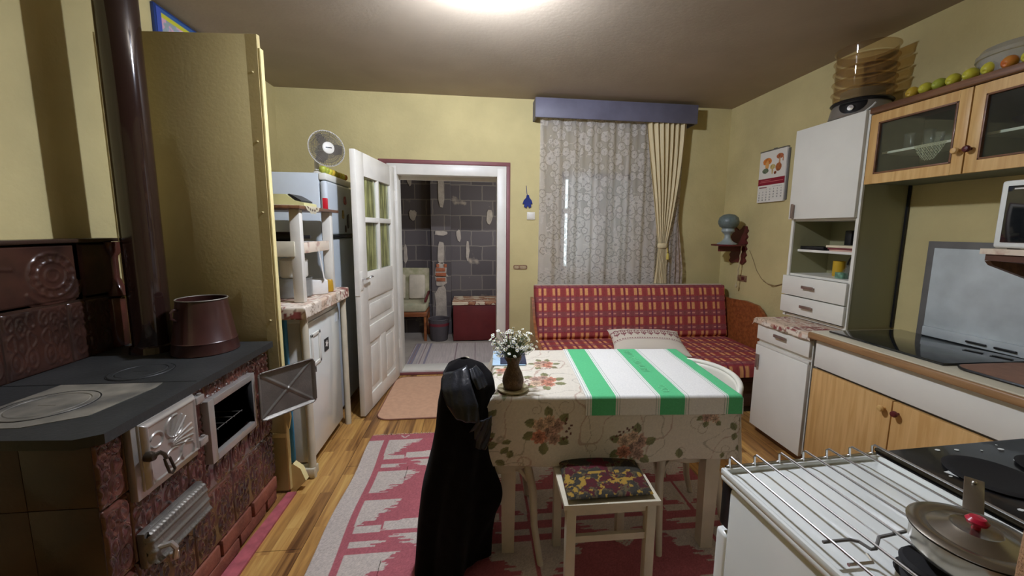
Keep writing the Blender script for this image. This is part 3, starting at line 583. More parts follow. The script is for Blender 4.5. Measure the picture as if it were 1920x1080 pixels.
# framed picture on the left wall above it
pc = empty('picture', (XL + .02, 2.78, 2.35), 'colourful blue edged picture high on the left wall above the board screen', 'picture')
obj('picture_backing', MB().box(XL + .0, XL + .018, 2.60, 3.05, 2.36, 2.672, .003), mat('deep_blue_card', (40, 62, 120), .4), pc)
S, Z = np.meshgrid(np.linspace(2.615, 3.035, 90), np.linspace(2.375, 2.66, 60), indexing='ij'); f1 = fbm(S * 14, Z * 14, 9)
cc = np.stack([150 + 60 * (f1 > .5), 150 + 30 * f1, 160 + 20 * (f1 > .45)], -1); yb = (Z > 2.615) & (Z < 2.64); cc[yb] = (200, 196, 60); cc[(Z >= 2.64)] = (60, 96, 150); cc[S < 2.65] = (70, 90, 170)
sheet('picture_print', np.full_like(S, XL + .0195), S, Z, M['attrsmooth'], pc, cc)

# ================================================================== SMALL FRIDGE, TABLE FRAME OVER IT
FX = -.975
fr = empty('small_fridge', (-1.22, 2.63, 0), 'low white fridge with a square dark magnet under the oilcloth covered table', 'fridge')
obj('fridge_body', MB().box(-1.48, FX - .045, 2.40, 2.90, .03, .925, .006), M['white'], fr)
fdr = obj('fridge_door', MB().box(FX - .04, FX, 2.385, 2.915, .065, .895, .008), M['enamel'], fr)
obj('top_panel', MB().box(-1.48, FX - .005, 2.385, 2.915, .898, .925, .004), M['enamel'], fr)
obj('feet', MB().box(-1.44, -1.05, 2.42, 2.88, 0, .03), M['dark'], fr)
mb = MB(); 
for a, b_, c, d in ((2.42, 2.445, .62, .82), (2.535, 2.56, .62, .82), (2.42, 2.56, .80, .82), (2.42, 2.56, .62, .64)): mb.box(FX - .001, FX + .008, a, b_, c, d, .003)
obj('handle_recess', mb, M['whitelam'], fdr)
obj('badge', MB().box(FX, FX + .002, 2.845, 2.88, .80, .86), M['greyfridge'], fdr)
mg = empty('fridge_magnet', (FX, 2.66, .69), 'small dark square magnet with a white mark on the low fridge door', 'magnet')
obj('magnet_card', MB().box(FX + .0005, FX + .004, 2.625, 2.695, .655, .735), M['dark'], mg)
obj('magnet_mark', MB().prism([(2.64 + .02 + .018 * math.cos(a) * (1 + .4 * math.cos(5 * a)), .70 + .018 * math.sin(a) * (1 + .4 * math.cos(5 * a))) for a in np.linspace(0, 2 * PI, 21)[:-1]], FX + .004, FX + .005, 'x'), M['paper'], mg)
tb = empty('narrow_table', (-1.2, 2.6, 0), 'narrow cream pipe legged table standing over the low fridge', 'table')
for (x, y) in ((-.955, 2.30), (-.955, 2.955), (-1.46, 2.30), (-1.46, 2.955)): obj('leg', MB().tube([(x, y, .0), (x, y, .985)], .021, 14), M['chairpaint'], tb)
obj('tabletop', MB().box(-1.50, -.925, 2.24, 2.982, .985, 1.02, .003), M['chairpaint'], tb)
obj('low_rail', MB().box(-1.48, -.935, 2.27, 2.335, .015, .065, .003), M['chairpaint'], tb)
obj('low_rail', MB().box(-1.48, -1.40, 2.34, 2.93, .015, .05, .003), M['chairpaint'], tb)
# oilcloth draped over it: patch pattern
def patch_col(S, T, seed=3, big=.085):
    i = np.floor(S / big).astype(int); j = np.floor(T / big).astype(int); r = np.random.default_rng(seed).random((97, 97)); q = r[i % 97, j % 97]
    base = np.array([222, 210, 192.]) * np.ones(S.shape + (3,)); f = fbm(S * 55, T * 55, seed + 1)
    base = np.where((q > .45)[..., None] & (f > .54)[..., None], (188, 150, 130.), base); base = np.where((q > .84)[..., None] & (f > .50)[..., None], (140, 76, 70.), base)
    base = np.where((q < .25)[..., None], np.array([206, 182, 158.]), base); base = np.where((np.abs(fbm(S * 18, T * 18, seed + 5) - .5) < .02)[..., None], (150, 130, 108.), base); return base
def drape(name, x0, x1, y0, y1, z, dn_, pattern_seed, label, cat, mat_, step=.008, r=.008, wave=.004, sides=('x1', 'y0'), big=.085):
    a0 = x0 - (dn_ if 'x0' in sides else 0); a1 = x1 + (dn_ if 'x1' in sides else 0); b0 = y0 - (dn_ if 'y0' in sides else 0); b1 = y1 + (dn_ if 'y1' in sides else 0)
    S, Tt = np.meshgrid(np.linspace(a0, a1, int((a1 - a0) / step) + 1), np.linspace(b0, b1, int((b1 - b0) / step) + 1), indexing='ij')
    ex = np.maximum(x0 - S, 0) + np.maximum(S - x1, 0); ey = np.maximum(y0 - Tt, 0) + np.maximum(Tt - y1, 0)
    X = np.clip(S, x0, x1); Y = np.clip(Tt, y0, y1); drop = np.hypot(ex, ey); wv = wave * np.sin(S * 31 + 2 * Tt) * np.sin(Tt * 23 + 1)
    mn = np.minimum(ex, ey); sgx = np.sign(S - X); sgy = np.sign(Tt - Y)
    X = X + sgx * (.003 + .25 * mn + np.abs(wv) * (ex > 0)); Y = Y + sgy * (.003 + .25 * mn + np.abs(wv) * (ey > 0)); Z = z - np.sqrt(np.maximum(drop ** 2 - (.25 * mn) ** 2 * 2, 0)) + .0008 * np.sin(S * 40) * np.sin(Tt * 37)
    o = sheet(name, X, Y, Z, mat_, None, patch_col(S, Tt, pattern_seed, big), thick=.0015); return props(o, label, cat)
drape('oilcloth', -1.50, -.923, 2.238, 2.984, 1.0235, .07, 3, 'patchwork patterned oilcloth taped over the narrow table by the fridges', 'tablecloth', M['attrsmooth'])
# upturned stool-like shelf standing on it
sh = empty('shelf_stand', (-1.2, 2.65, 1.026), 'small white two tier shelf stand on the narrow table', 'shelf')
Z0 = 1.0262
for (x, y) in ((-.99, 2.375), (-.99, 2.845), (-1.42, 2.375), (-1.42, 2.845)): obj('leg', MB().box(x - .032, x + .022, y - .022, y + .022, Z0, 1.548, .003), M['white'], sh)
obj('top_board', MB().box(-1.48, -.945, 2.31, 2.93, 1.548, 1.566, .003), M['walnut'], sh)
obj('middle_shelf', MB().box(-1.44, -.985, 2.40, 2.82, 1.34, 1.358), M['white'], sh)
for y0 in (2.345,): obj('rail', MB().box(-1.42, -1.0, y0, y0 + .022, 1.285, 1.37, .002), M['chairpaint'], sh)
obj('rail', MB().box(-1.005, -.98, 2.40, 2.82, 1.30, 1.362, .002), M['oilpale'], sh)['label'] = 'rail wrapped in patterned oilcloth'
ds = np.linspace(0, 2 * PI, 80)
def doily(name, cx, cy, z, r, label, dropx=None):
    R_, A = np.meshgrid(np.linspace(.01, r, 30), np.linspace(0, 2 * PI, 140), indexing='ij'); RR = R_ * (1 + .05 * np.abs(np.sin(A * 9)) * (R_ / r) ** 3)
    X = cx + RR * np.cos(A); Y = cy + RR * np.sin(A); Z = np.full_like(X, z)
    if dropx is not None: e = np.maximum(X - dropx, 0); X = np.minimum(X, dropx + .006); Z = Z - e
    al = ((np.sin(R_ / r * 34) > -.25) | (np.sin(A * 28) > .3)) * 1.0; cc = np.concatenate([np.ones(X.shape + (1,)) * c for c in (222, 214, 186)] + [al[..., None]], -1)
    return props(sheet(name, X, Y, Z, M['lace'], None, cc), label, 'doily')
doily('lace_doily', -1.06, 2.47, 1.5685, .155, 'cream lace doily hanging over the edge of the white shelf stand', dropx=-.943)
ks = empty('kitchen_scale', (-1.1, 2.5, 1.571), 'pale yellow flat kitchen scale with a dark end on the white shelf stand', 'scale')
obj('scale_body', MB().prism([(-1.36, 1.571), (-.965, 1.571), (-.965, 1.585), (-1.02, 1.60), (-1.06, 1.632), (-1.36, 1.632)], 2.42, 2.60, 'y'), mat('pale_yellow_plastic', (206, 200, 142), .4), ks)
obj('scale_display', MB().prism([(-1.055, 1.6325), (-1.018, 1.602), (-.985, 1.592), (-.985, 1.60), (-1.02, 1.622), (-1.045, 1.635)], 2.43, 2.59, 'y'), M['dark'], ks)
mb = MB(); mb.M = rotz((-.985, 2.80, 0), .25); mb.box(-.014, .016, -.022, .022, 1.5665, 1.64, .004); o = obj('red_box', mb, M['red']); props(o, 'small upright red box on the corner of the white shelf stand', 'box')
rp_ = MB().tube([(-1.30, 2.42, 1.392), (-1.02, 2.46, 1.392)], .03, 14); rp_.tube([(-1.02, 2.46, 1.392), (-.96, 2.47, 1.392)], .012, 10)
thing('black_roller', rp_, M['dark'], 'black cylindrical roller lying on the middle tier of the shelf stand', 'roller')
# pots and tubs inside
def pot(name, cx, cy, z, r, h, m, label, cat='pot', lid=True):
    e = empty(name, (cx, cy, z), label, cat)
    obj('pot_body', MB().lathe([(.0001, z + .0005), (r * .92, z + .0005), (r, z + .01), (r, z + h), (r * 1.04, z + h), (r * 1.04, z + h + .004), (r * .97, z + h + .004), (r * .95, z + .012), (.0001, z + .01)], 32, (cx, cy, 0), cap=False), m, e)
    if lid: obj('pot_lid', MB().lathe([(r * 1.03, z + h + .005), (r * .9, z + h + .012), (r * .3, z + h + .02), (.012, z + h + .022), (.014, z + h + .04), (.0001, z + h + .042)], 32, (cx, cy, 0), cap=False), m, e)
    return e
pot('plastic_tub', -1.10, 2.56, Z0, .095, .115, M['tub'], 'wide clear plastic tub on the patchwork oilcloth of the narrow table', 'tub', False)
pot('lidded_tub', -1.10, 2.56, Z0 + .122, .075, .10, M['whitelam'], 'white lidded tub stacked on a wide clear plastic tub', 'tub', True)
mb = MB(); mb.M = rotz((-1.02, 2.70, 0), .5); mb.box(-.05, .05, -.06, .06, Z0, Z0 + .09, .006); thing('white_carton', mb, M['paper'], 'low white carton beside the tubs on the narrow table', 'carton')
mb = MB(); mb.M = rotz((-1.0, 2.72, 0), .35); mb.frame_box((0, .0, Z0 + .20), (1, 0, .12), (0, 1, 0), (-.12, 0, 1), .003, .085, .105); thing('paper_card', mb, M['paper'], 'tall white paper card propped on the low carton', 'card')
mb = MB().box(-1.015, -.985, 2.872, 2.905, Z0, 1.27, .006); thing('dark_bottle', mb.lathe([(.012, 1.27), (.01, 1.31), (.0001, 1.31)], 12, (-1.0, 2.89, 0), cap=False), mat('dark_green_glass', (20, 40, 34), .15), 'tall dark green bottle behind the back leg of the shelf stand', 'bottle')
thing('mustard_jar', MB().lathe([(.0001, Z0), (.022, Z0), (.024, Z0 + .01), (.022, Z0 + .07), (.017, Z0 + .08), (.0001, Z0 + .08)], 16, (-.975, 2.775, 0), cap=False), mat('mustard', (180, 140, 40), .3), 'small mustard yellow jar on the narrow table near the back', 'jar')
# magazines on fridge top
for i, (x0, x1, y0, y1, a, c, lb) in enumerate(((-1.40, -1.02, 2.45, 2.68, .1, (60, 44, 44), 'dark magazine at the bottom of the stack on the low fridge'), (-1.38, -1.0, 2.56, 2.85, -.12, (176, 120, 80), 'orange brown magazine on top of the low fridge'), (-1.34, -1.02, 2.62, 2.86, .22, (140, 60, 50), 'red brown booklet topmost in the stack on the low fridge'))):
    mb = MB(); mb.M = rotz(((x0 + x1) / 2, (y0 + y1) / 2, 0), a); mb.box(-(x1 - x0) / 2, (x1 - x0) / 2, -(y1 - y0) / 2, (y1 - y0) / 2, .9255 + i * .0125, .9255 + i * .0125 + .012, .001)
    thing('magazine', mb, mat('magazine_cover', c, .4, var=.4, scale=20), lb, 'magazine')
thing('blue_bag', MB().box(-1.095, -1.078, 2.345, 2.38, .066, .95, .004), M['skyblue'], 'narrow light blue folded bag between the board screen and the low fridge', 'bag')
# ================================================================== TALL FRIDGE
BX = -1.035
bf = empty('tall_fridge', (-1.32, 3.28, 0), 'tall pale grey fridge freezer with magnets behind the open door', 'fridge')
obj('fridge_cabinet', MB().box(-1.62, BX - .055, 2.995, 3.56, .03, 1.825, .006), M['greyfridge'], bf)
obj('feet', MB().box(-1.58, -1.12, 3.02, 3.52, 0, .03), M['dark'], bf)
for (z0, z1) in ((.05, 1.375), (1.39, 1.775)): 
    dr = obj('fridge_door' if z0 < 1 else 'freezer_door', MB().box(BX - .05, BX, 2.99, 3.565, z0, z1, .022, 4), M['greyfridge'], bf)
obj('dark_handle_strip', MB().box(BX - .045, BX + .012, 2.995, 3.56, 1.374, 1.391, .003), M['dark'], bf)
obj('control_panel', MB().box(BX - .054, BX - .004, 2.992, 3.563, 1.778, 1.826, .008), M['whitelam'], bf)
for (y, z, dy, dz, c, lb) in ((3.36, 1.66, .05, .06, (170, 90, 90), 'small square reddish magnet highest on the tall fridge door'), (3.30, 1.55, .035, .06, (190, 160, 80), 'yellow picture magnet on the tall fridge door'), (3.42, 1.50, .04, .11, (70, 60, 56), 'dark figure shaped magnet on the tall fridge door'), (3.35, 1.44, .025, .05, (86, 70, 60), 'small dark brown magnet low on the freezer door')):
    n = 16; ph = random.random() * 6
    thing('fridge_magnet', MB().prism([(y + dy * .5 * (1 + .15 * math.cos(3 * a + ph)) * np.sign(math.cos(a)) * abs(math.cos(a)) ** .5, z + dz * .5 * (1 + .1 * math.sin(4 * a + ph)) * np.sign(math.sin(a)) * abs(math.sin(a)) ** .5) for a in np.linspace(0, 2 * PI, n + 1)[:-1]], BX + .001, BX + .007, 'x'), mat('magnet', c, .4, var=.5, scale=50), lb, 'magnet')
# fan
fn = empty('desk_fan', (-1.19, 3.25, 1.8262), 'small white desk fan with a grey guard on top of the tall fridge', 'fan')
FC = Vector((-1.10, 3.22, 2.03)); fdx = Vector((.62, -.78, .05)).normalized(); sd = Vector((0, 0, 1)).cross(fdx).normalized(); up = fdx.cross(sd)
FM = Matrix(((sd.x, up.x, fdx.x, FC.x), (sd.y, up.y, fdx.y, FC.y), (sd.z, up.z, fdx.z, FC.z), (0, 0, 0, 1)))
obj('fan_base', MB().lathe([(.0001, 1.827), (.085, 1.827), (.085, 1.84), (.03, 1.86), (.018, 1.88), (.016, 1.96), (.0001, 1.96)], 24, (-1.20, 3.28, 0), cap=False).tube([(-1.20, 3.28, 1.95), (-1.17, 3.27, 2.0)], .016, 10), M['white'], fn)
mb = MB(); mb.M = FM; mb.lathe([(.0001, -.17), (.03, -.165), (.045, -.12), (.045, -.05), (.0001, -.045)], 20, cap=False); obj('motor_housing', mb, M['greyfridge'], fn)
gd = MB(); gd.M = FM; RG = .128
for k in range(96):
    a = 2 * PI * k / 64; gd.tube([((.04 + (RG - .04) * t) * math.cos(a), (.04 + (RG - .04) * t) * math.sin(a), .028 * (1 - t ** 2)) for t in (0, .35, .7, .9, 1)], .0021, 3, cap=False)
    gd.tube([(RG * t * math.cos(a), RG * t * math.sin(a), -.045 * (1 - t ** 2) ** .5) for t in (.3, .7, 1)], .0011, 3, cap=False)
for r, z in ((.128, 0), (.10, .012), (.07, .02), (.1, -.028)): gd.tube([(r * math.cos(a), r * math.sin(a), z) for a in np.linspace(0, 2 * PI, 33)[:-1]], .0016, 4, closed=True)
obj('fan_guard', gd, mat('grey_wire', (120, 114, 104), .4), fn)
gd = MB(); gd.M = FM; gd.tube([(RG * math.cos(a), RG * math.sin(a), -.004) for a in np.linspace(0, 2 * PI, 41)[:-1]], .005, 8, closed=True); obj('guard_rim', gd, M['white'], fn)
gd = MB(); gd.M = FM; gd.lathe([(.0001, .036), (.03, .036), (.042, .032), (.044, .026), (.0001, .024)], 28, cap=False); bdg = obj('guard_badge', gd, M['white'], fn)
gd = MB(); gd.M = FM; gd.box(-.022, .022, -.004, .004, .0355, .0375, .001); obj('badge_mark', gd, M['dark'], bdg)
bl = MB(); bl.M = FM
for k in range(3):
    a0 = 2 * PI * k / 3; vs = []; 
    for i in range(7):
        r = .02 + .095 * i / 6
        for j in range(5): t = a0 + (j - 2) * .27 * (.5 + .6 * math.sin(PI * min(1, i / 6 + .15))); vs.append((r * math.cos(t), r * math.sin(t), (j - 2) * .006 - .008))
    bl.add(vs, [(i * 5 + j, i * 5 + j + 1, i * 5 + j + 6, i * 5 + j + 5) for i in range(6) for j in range(4)], True)
obj('fan_blades', bl, mat('grey_blades', (108, 100, 90), .4), fn, fix=False)
# ------------------------------------------------------------------ apples and quinces
def fruit_mat(name, c1, c2, c3=None):
    m = mat(name, c1, .42, col2=c2, scale=9, contrast=(.35, .62), bump=.06, bscale=60); return m
FM_ = [fruit_mat('yellow_green_skin', (214, 200, 70), (180, 178, 56)), fruit_mat('green_skin', (180, 184, 70), (150, 162, 60)), fruit_mat('yellow_skin', (208, 180, 62), (186, 150, 52)), fruit_mat('red_flushed_skin', (206, 160, 60), (190, 84, 44))]
SKIN = []
for k in range(4):
    mb = MB().lathe([(.0001, -.74), (.14, -.80), (.3, -.84), (.55, -.74), (.82, -.4), (.97, 0), (.95, .35), (.78, .66), (.5, .80), (.28, .80), (.1, .70), (.0001, .66)], 20, cap=False); SKIN.append((mb, FM_[k]))
def fruit(kind, loc, r, tilt, label, group, cat='apple'):
    e = empty('apple', loc, label, cat, group)
    mb = MB(); Rr = Matrix.Translation(Vector(loc) + Vector((0, 0, r * .82))) @ Matrix.Rotation(tilt[0], 4, 'X') @ Matrix.Rotation(tilt[1], 4, 'Y') @ Matrix.Diagonal((r, r, r * tilt[2], 1)); mb.M = Rr
    mb.add(SKIN[kind][0].v, SKIN[kind][0].f, True); o = obj('fruit_body', mb, SKIN[kind][1], e)
    z0 = min(v.co.z for v in o.data.vertices)
    for v in o.data.vertices: v.co.z -= z0 - .0004
    mb = MB(); mb.M = Matrix.Translation((0, 0, -z0)) @ Rr; mb.tube([(0, 0, .60), (.03, .02, .98)], .035, 5); obj('stem', mb, M['walnut'], e); return e
nth = ['first', 'second', 'third', 'fourth', 'fifth', 'sixth', 'seventh', 'eighth', 'ninth']
kinds = [1, 1, 0, 2, 0, 2, 0, 0, 3]
desc = ['yellow green', 'green', 'yellow', 'red flushed']
for i in range(9):
    y = 3.02 + i * .058; fruit(kinds[i], (-1.066, y, 1.826), .027, (random.uniform(-.4, .4), random.uniform(-.4, .4), 1), f'small {desc[[0,1,2,3][kinds[i]]] if kinds[i] != 0 else "yellow green"} apple on the tall fridge edge, {nth[i]} counting from the fan side', 'apples along the tall fridge top')

# ================================================================== HALL THINGS
bn = empty('hall_chair', (-.95, 5.3, 0), 'low wooden chair with pale cushions in the hall beside the chimney', 'chair')
for (x, y) in ((-.66, 5.17), (-1.22, 5.17), (-.66, 5.52), (-1.22, 5.52)): obj('leg', MB().bar((x, y, 0), (x, y, .37), .034, .034, (0, 1, 0), .003), M['orangewood'], bn)
obj('seat_frame', MB().box(-1.24, -.64, 5.14, 5.55, .325, .385, .006), M['orangewood'], bn)
obj('seat', MB().box(-1.24, -.645, 5.13, 5.50, .386, .50, .03, 3), mat('green_patterned_throw', (158, 156, 128), .9, col2=(186, 176, 146), scale=10), bn)
obj('backrest', MB().frame_box((-.94, 5.53, .68), (1, 0, 0), (0, 1, -.14), (0, .14, 1), .30, .022, .24, .01), mat('striped_throw', (150, 148, 112), .9, col2=(184, 174, 146), scale=12), bn)
obj('armrest', MB().bar((-.65, 5.12, .53), (-.65, 5.55, .60), .03, .04, bev=.01), M['darkred'], bn)
for x0, x1, lb in ((-1.18, -.95, 'beige back cushion on the hall chair, nearer the open door'), (-.905, -.69, 'beige back cushion on the hall chair, nearer the chimney')):
    mb = MB().frame_box(((x0 + x1) / 2, 5.474, .67), (1, 0, 0), (0, 1, -.14), (0, .14, 1), (x1 - x0) / 2, .028, .165, .03); thing('cushion', mb, M['cushionbeige'], lb, 'cushion', 'cushions on the hall chair')
bk = empty('hall_bucket', (-.49, 5.22, 0), 'dark grey plastic bucket with a red band on the hall floor', 'bucket')
obj('bucket_body', MB().lathe([(.0001, .001), (.105, .001), (.11, .01), (.135, .28), (.142, .285), (.138, .29), (.128, .285), (.1, .02), (.0001, .015)], 32, (-.49, 5.22, 0), cap=False), mat('grey_bucket_plastic', (84, 78, 80), .5), bk)
obj('red_band', MB().lathe([(.1285, .20), (.131, .20), (.134, .235), (.1315, .235)], 32, (-.49, 5.22, 0), cap=False), mat('dull_red_plastic', (120, 44, 52), .5), bk)
obj('bucket_handle', MB().tube([(-.49 + .137 * math.cos(a), 5.20 - .05 * math.sin(a), .275 + .0 - .10 * math.sin(a)) for a in np.linspace(0, PI, 14)], .003, 6), M['steelgrey'], bk)
rc = empty('red_chest', (.0, 5.3, 0), 'dark red chest against the hall block wall', 'chest')
obj('chest_body', MB().box(-.30, .60, 5.11, 5.56, .012, .50, .004), mat('dark_red_paint', (104, 36, 36), .4, var=.12), rc)
obj('chest_lid', MB().box(-.305, .605, 5.10, 5.565, .50, .518, .003), M['darkred'], rc)
S, Tt = np.meshgrid(np.linspace(-.31, .61, 150), np.linspace(5.06, 5.57, 90), indexing='ij'); f = fbm(S * 14, Tt * 22, 12); cc = np.where((f > .5)[..., None], (214, 196, 168.), (170, 124, 92.)); cc = np.where((np.abs(f - .5) < .04)[..., None], (120, 60, 50.), cc)
props(sheet('chest_cover', S, np.maximum(Tt, 5.096), .5205 - np.maximum(5.098 - Tt, 0) + .001 * f, M['attrsmooth'], None, cc), 'flower patterned cover lying on the dark red chest', 'cover')
S, Tt = np.meshgrid(np.linspace(-.76, .60, 300), np.linspace(4.22, 5.02, 150), indexing='ij')
st_ = vnoise(S * 45, np.zeros_like(S), 21); base = np.array([196, 184, 178.]) * (0.9 + .12 * vnoise(S * 160, Tt * 8, 22))[..., None]
base = np.where((st_ > .9)[..., None], (140, 120, 122.), base); base = np.where(((S < -.55) & (vnoise(S * 60, S * 0, 23) > .5))[..., None], (140, 134, 146.), base); base = np.where(((S < -.5) & (vnoise(S * 50, S * 0, 24) > .8))[..., None], (160, 120, 90.), base)
props(sheet('rag_rug', S, Tt, .004 + .003 * fbm(S * 20, Tt * 60, 3), M['attr'], None, base, thick=.004), 'grey and white striped rag rug on the hall floor', 'rug')
S, Tt = np.meshgrid(np.linspace(-.76, .30, 240), np.linspace(4.16, 4.215, 12), indexing='ij'); cc = np.where((fbm(S * 16, Tt * 8, 31) > .52)[..., None], (214, 204, 196.), (140, 96, 90.))
props(sheet('hall_runner', S, Tt, .002 + 0 * S, M['attr'], None, cc, thick=.002), 'narrow red and white runner strip just inside the hall doorway', 'runner')
# ================================================================== FLOOR TEXTILES
def rrect(x0, x1, y0, y1, r, n=8):
    p = []
    for cx, cy, a0 in ((x1 - r, y1 - r, 0), (x0 + r, y1 - r, PI / 2), (x0 + r, y0 + r, PI), (x1 - r, y0 + r, 1.5 * PI)):
        for k in range(n + 1): a = a0 + PI / 2 * k / n; p.append((cx + r * math.cos(a), cy + r * math.sin(a)))
    return p
dm = empty('door_mat', (-.32, 3.4, 0), 'pinkish beige felt mat with rounded corners in front of the doorway', 'mat')
dpoly = rrect(-.77, .04, 2.975, 3.86, .10); obj('mat_felt', MB().prism(dpoly, .0005, .009), M['mat'], dm); obj('mat_binding', MB().tube([(x, y, .0062) for x, y in dpoly], .0055, 6, closed=True), M['mattrim'], dm)
RX0, RX1, RYa, RYb = -.725, 1.30, .95, 2.735
n, m_ = 420, 380; S, Tt = np.meshgrid(np.linspace(RX0, RX1, n), np.linspace(RYa, RYb, m_), indexing='ij')
row = np.floor((RYb - Tt) / .0085); jag = np.random.default_rng(5).random(4000)[row.astype(int) * 7 % 4000]; jag2 = np.random.default_rng(6).random(4000)[row.astype(int) * 3 % 4000]
rose = np.array([178, 100, 106.]); crm = np.array([202, 190, 178.]); u = S - RX0; v = (RYb - Tt); isc = np.zeros_like(S, bool)
isc |= (u < .10) & (v > .075)
per = .62; pv = (v - .075) % per; W_ = RX1 - RX0; uu = np.abs(((u - .125) % .86) - .43) ; ue = .43 - uu     # distance in from a motif's edge
inn = (u > .125) & (v > .075)
isc |= inn & (pv < .19) & (ue < .19 - pv * .95 + .06 * jag) & (ue > .008)
isc |= inn & (pv > .19) & (pv < .235) & (ue > .012) & (ue < .14)
isc |= inn & (pv > .165) & (pv < .215) & (ue > .15) & (ue < .30 + .2 * jag2)
isc |= inn & (pv > .285) & (pv < .325) & (ue > .012) & (ue < .10 + .08 * jag)
isc |= inn & (pv > .10) & (pv < .36) & (ue > .43 - .26 * np.abs(np.sin((pv - .1) / .26 * PI)) + .1 * (jag - .5)) & (np.abs(pv - .24) > .012)
isc |= inn & (pv > .36) & (pv < .56) & (ue < .22 - np.abs(pv - .36) * .9 + .07 * jag) & (ue > .01)
dd_ = .43 - ue; isc |= inn & (pv > .37) & (pv < .44) & (dd_ < .075 - (pv - .37)) & (np.sin(S * 260) * np.sin(Tt * 330) > -.35)
isc |= (v > .018) & (v < .05) & (np.abs(((u + .2) % .52) - .43) < .028) & (np.abs(np.abs(((u + .2) % .52) - .43) - (.05 - v) * .8) < .006)
col = np.where(isc[..., None], crm, rose) * (.86 + .2 * vnoise(S * 300, Tt * 300, 4)[..., None]) * (.93 + .1 * fbm(S * 5, Tt * 5, 8)[..., None])
rg = empty('woven_rug', (.3, 1.85, 0), 'rose and cream ikat patterned woven rug under the dining table', 'rug')
wob = .006 * np.sin(Tt * 9) * (S < RX0 + .3)
sheet('rug_weave', S + wob, Tt, .0055 + .0025 * fbm(S * 6, Tt * 6, 3) + .0006 * vnoise(S * 200, Tt * 200, 9), M['attr'], rg, col, thick=.004)
mb = MB(); x = RX0 + .004
while x < RX1: 
    l = random.uniform(.012, .026); mb.tube([(x, RYb - .004, .005), (x + random.uniform(-.006, .006), RYb + l * .5, .007), (x + random.uniform(-.012, .012), RYb + l, .003)], [.0028, .0036, .0014], 5); x += .0125
obj('rug_fringe', mb, mat('cream_fringe', (206, 176, 150), .95), rg)

# ================================================================== WALL THINGS AND CURTAINS
kh = empty('key_hanger', (.50, YB, 1.70), 'small dark blue cloth figure hanging by a cord above the light switch', 'ornament')
obj('cord', MB().tube([(.485, YB - .006, 1.875), (.492, YB - .008, 1.80), (.50, YB - .01, 1.775)], .003, 6), M['blue'], kh)
obj('figure', MB().prism([(.49, 1.785), (.512, 1.785), (.517, 1.76), (.538, 1.735), (.548, 1.70), (.532, 1.705), (.535, 1.672), (.513, 1.662), (.50, 1.685), (.488, 1.660), (.465, 1.672), (.468, 1.703), (.45, 1.70), (.462, 1.735), (.485, 1.76)], YB - .018, YB - .004, 'y'), M['blue'], kh)
sw = empty('light_switch', (.535, YB, 1.545), 'white square light switch between the doorway and the curtain', 'switch')
obj('switch_plate', MB().box(.495, .575, YB - .012, YB - .0005, 1.548, 1.622, .004), M['plastic'], sw); obj('switch_rocker', MB().box(.508, .562, YB - .018, YB - .0125, 1.560, 1.610, .003), M['white'], sw)
patchm = mat('uncovered_brown_box', (150, 118, 84), .8, col2=(112, 78, 60), scale=40)
pa = empty('junction_patch', (.44, YB, 1.05), 'long brown uncovered junction box in the back wall beside the door trim', 'junction box')
obj('patch_plate', MB().prism([(x, z) for x, z in rrect(.365, .505, 1.055, 1.098, .015, 3)], YB - .006, YB - .0005, 'y'), patchm, pa)
obj('patch_holes', MB().prism(rrect(.43, .495, 1.063, 1.09, .01, 3), YB - .008, YB - .0062, 'y').prism(rrect(.375, .42, 1.063, 1.09, .01, 3), YB - .008, YB - .0062, 'y'), mat('junction_inner', (178, 158, 124), .8, var=.3, scale=60), pa)
pb = empty('wall_socket', (XR, 3.58, .985), 'small brown uncovered socket box on the right wall under the wooden shelf', 'socket')
obj('socket_box', MB().box(XR - .008, XR - .0005, 3.53, 3.66, .975, 1.035, .002), patchm, pb); obj('socket_hole', MB().box(XR - .01, XR - .0082, 3.56, 3.60, .99, 1.02), M['darkred'], pb)
cw = [(XR - .006, 3.46, 1.20), (XR - .005, 3.40, 1.10), (XR - .005, 3.33, 1.035), (XR - .012, 3.24, 1.0), (XR - .008, 3.14, .995), (XR - .007, 3.02, 1.04)]
wr = MB().tube([(XR - .004, 3.52, 1.28)] + cw, .0028, 6); wr.tube([(XR - .006, 3.30, 1.015), (XR - .012, 3.18, .985), (XR - .007, 3.05, 1.03)], .0026, 6)
thing('loose_cable', wr, mat('beige_cable', (150, 128, 88), .6), 'thin loose cable sagging along the right wall below the calendar', 'cable')
# calendar
ca = empty('wall_calendar', (XR, 3.3, 1.72), 'paper wall calendar with orange mushrooms and a red band on the right wall', 'calendar')
CY0, CY1, CZ0, CZ1 = 3.14, 3.455, 1.715, 2.155
obj('calendar_pad', MB().box(XR - .022, XR - .002, CY0, CY1, CZ0, CZ1, .001), M['paper'], ca)
n, m_ = 150, 210; S, Z = np.meshgrid(np.linspace(CY0, CY1, n), np.linspace(CZ0, CZ1, m_), indexing='ij'); a = (CY1 - S) / (CY1 - CY0); b = (Z - CZ0) / (CZ1 - CZ0)
cc = np.ones(S.shape + (3,)) * np.array([224, 220, 208.])
def blob(a0, b0, ra, rb, c, ns=0): 
    d = ((a - a0) / ra) ** 2 + ((b - b0) / rb) ** 2 + .35 * (fbm(a * 18, b * 24, ns) - .5); cc[d < 1] = c; cc[(d < 1) & (fbm(a * 30, b * 30, ns + 1) > .6)] = np.array(c) * .8
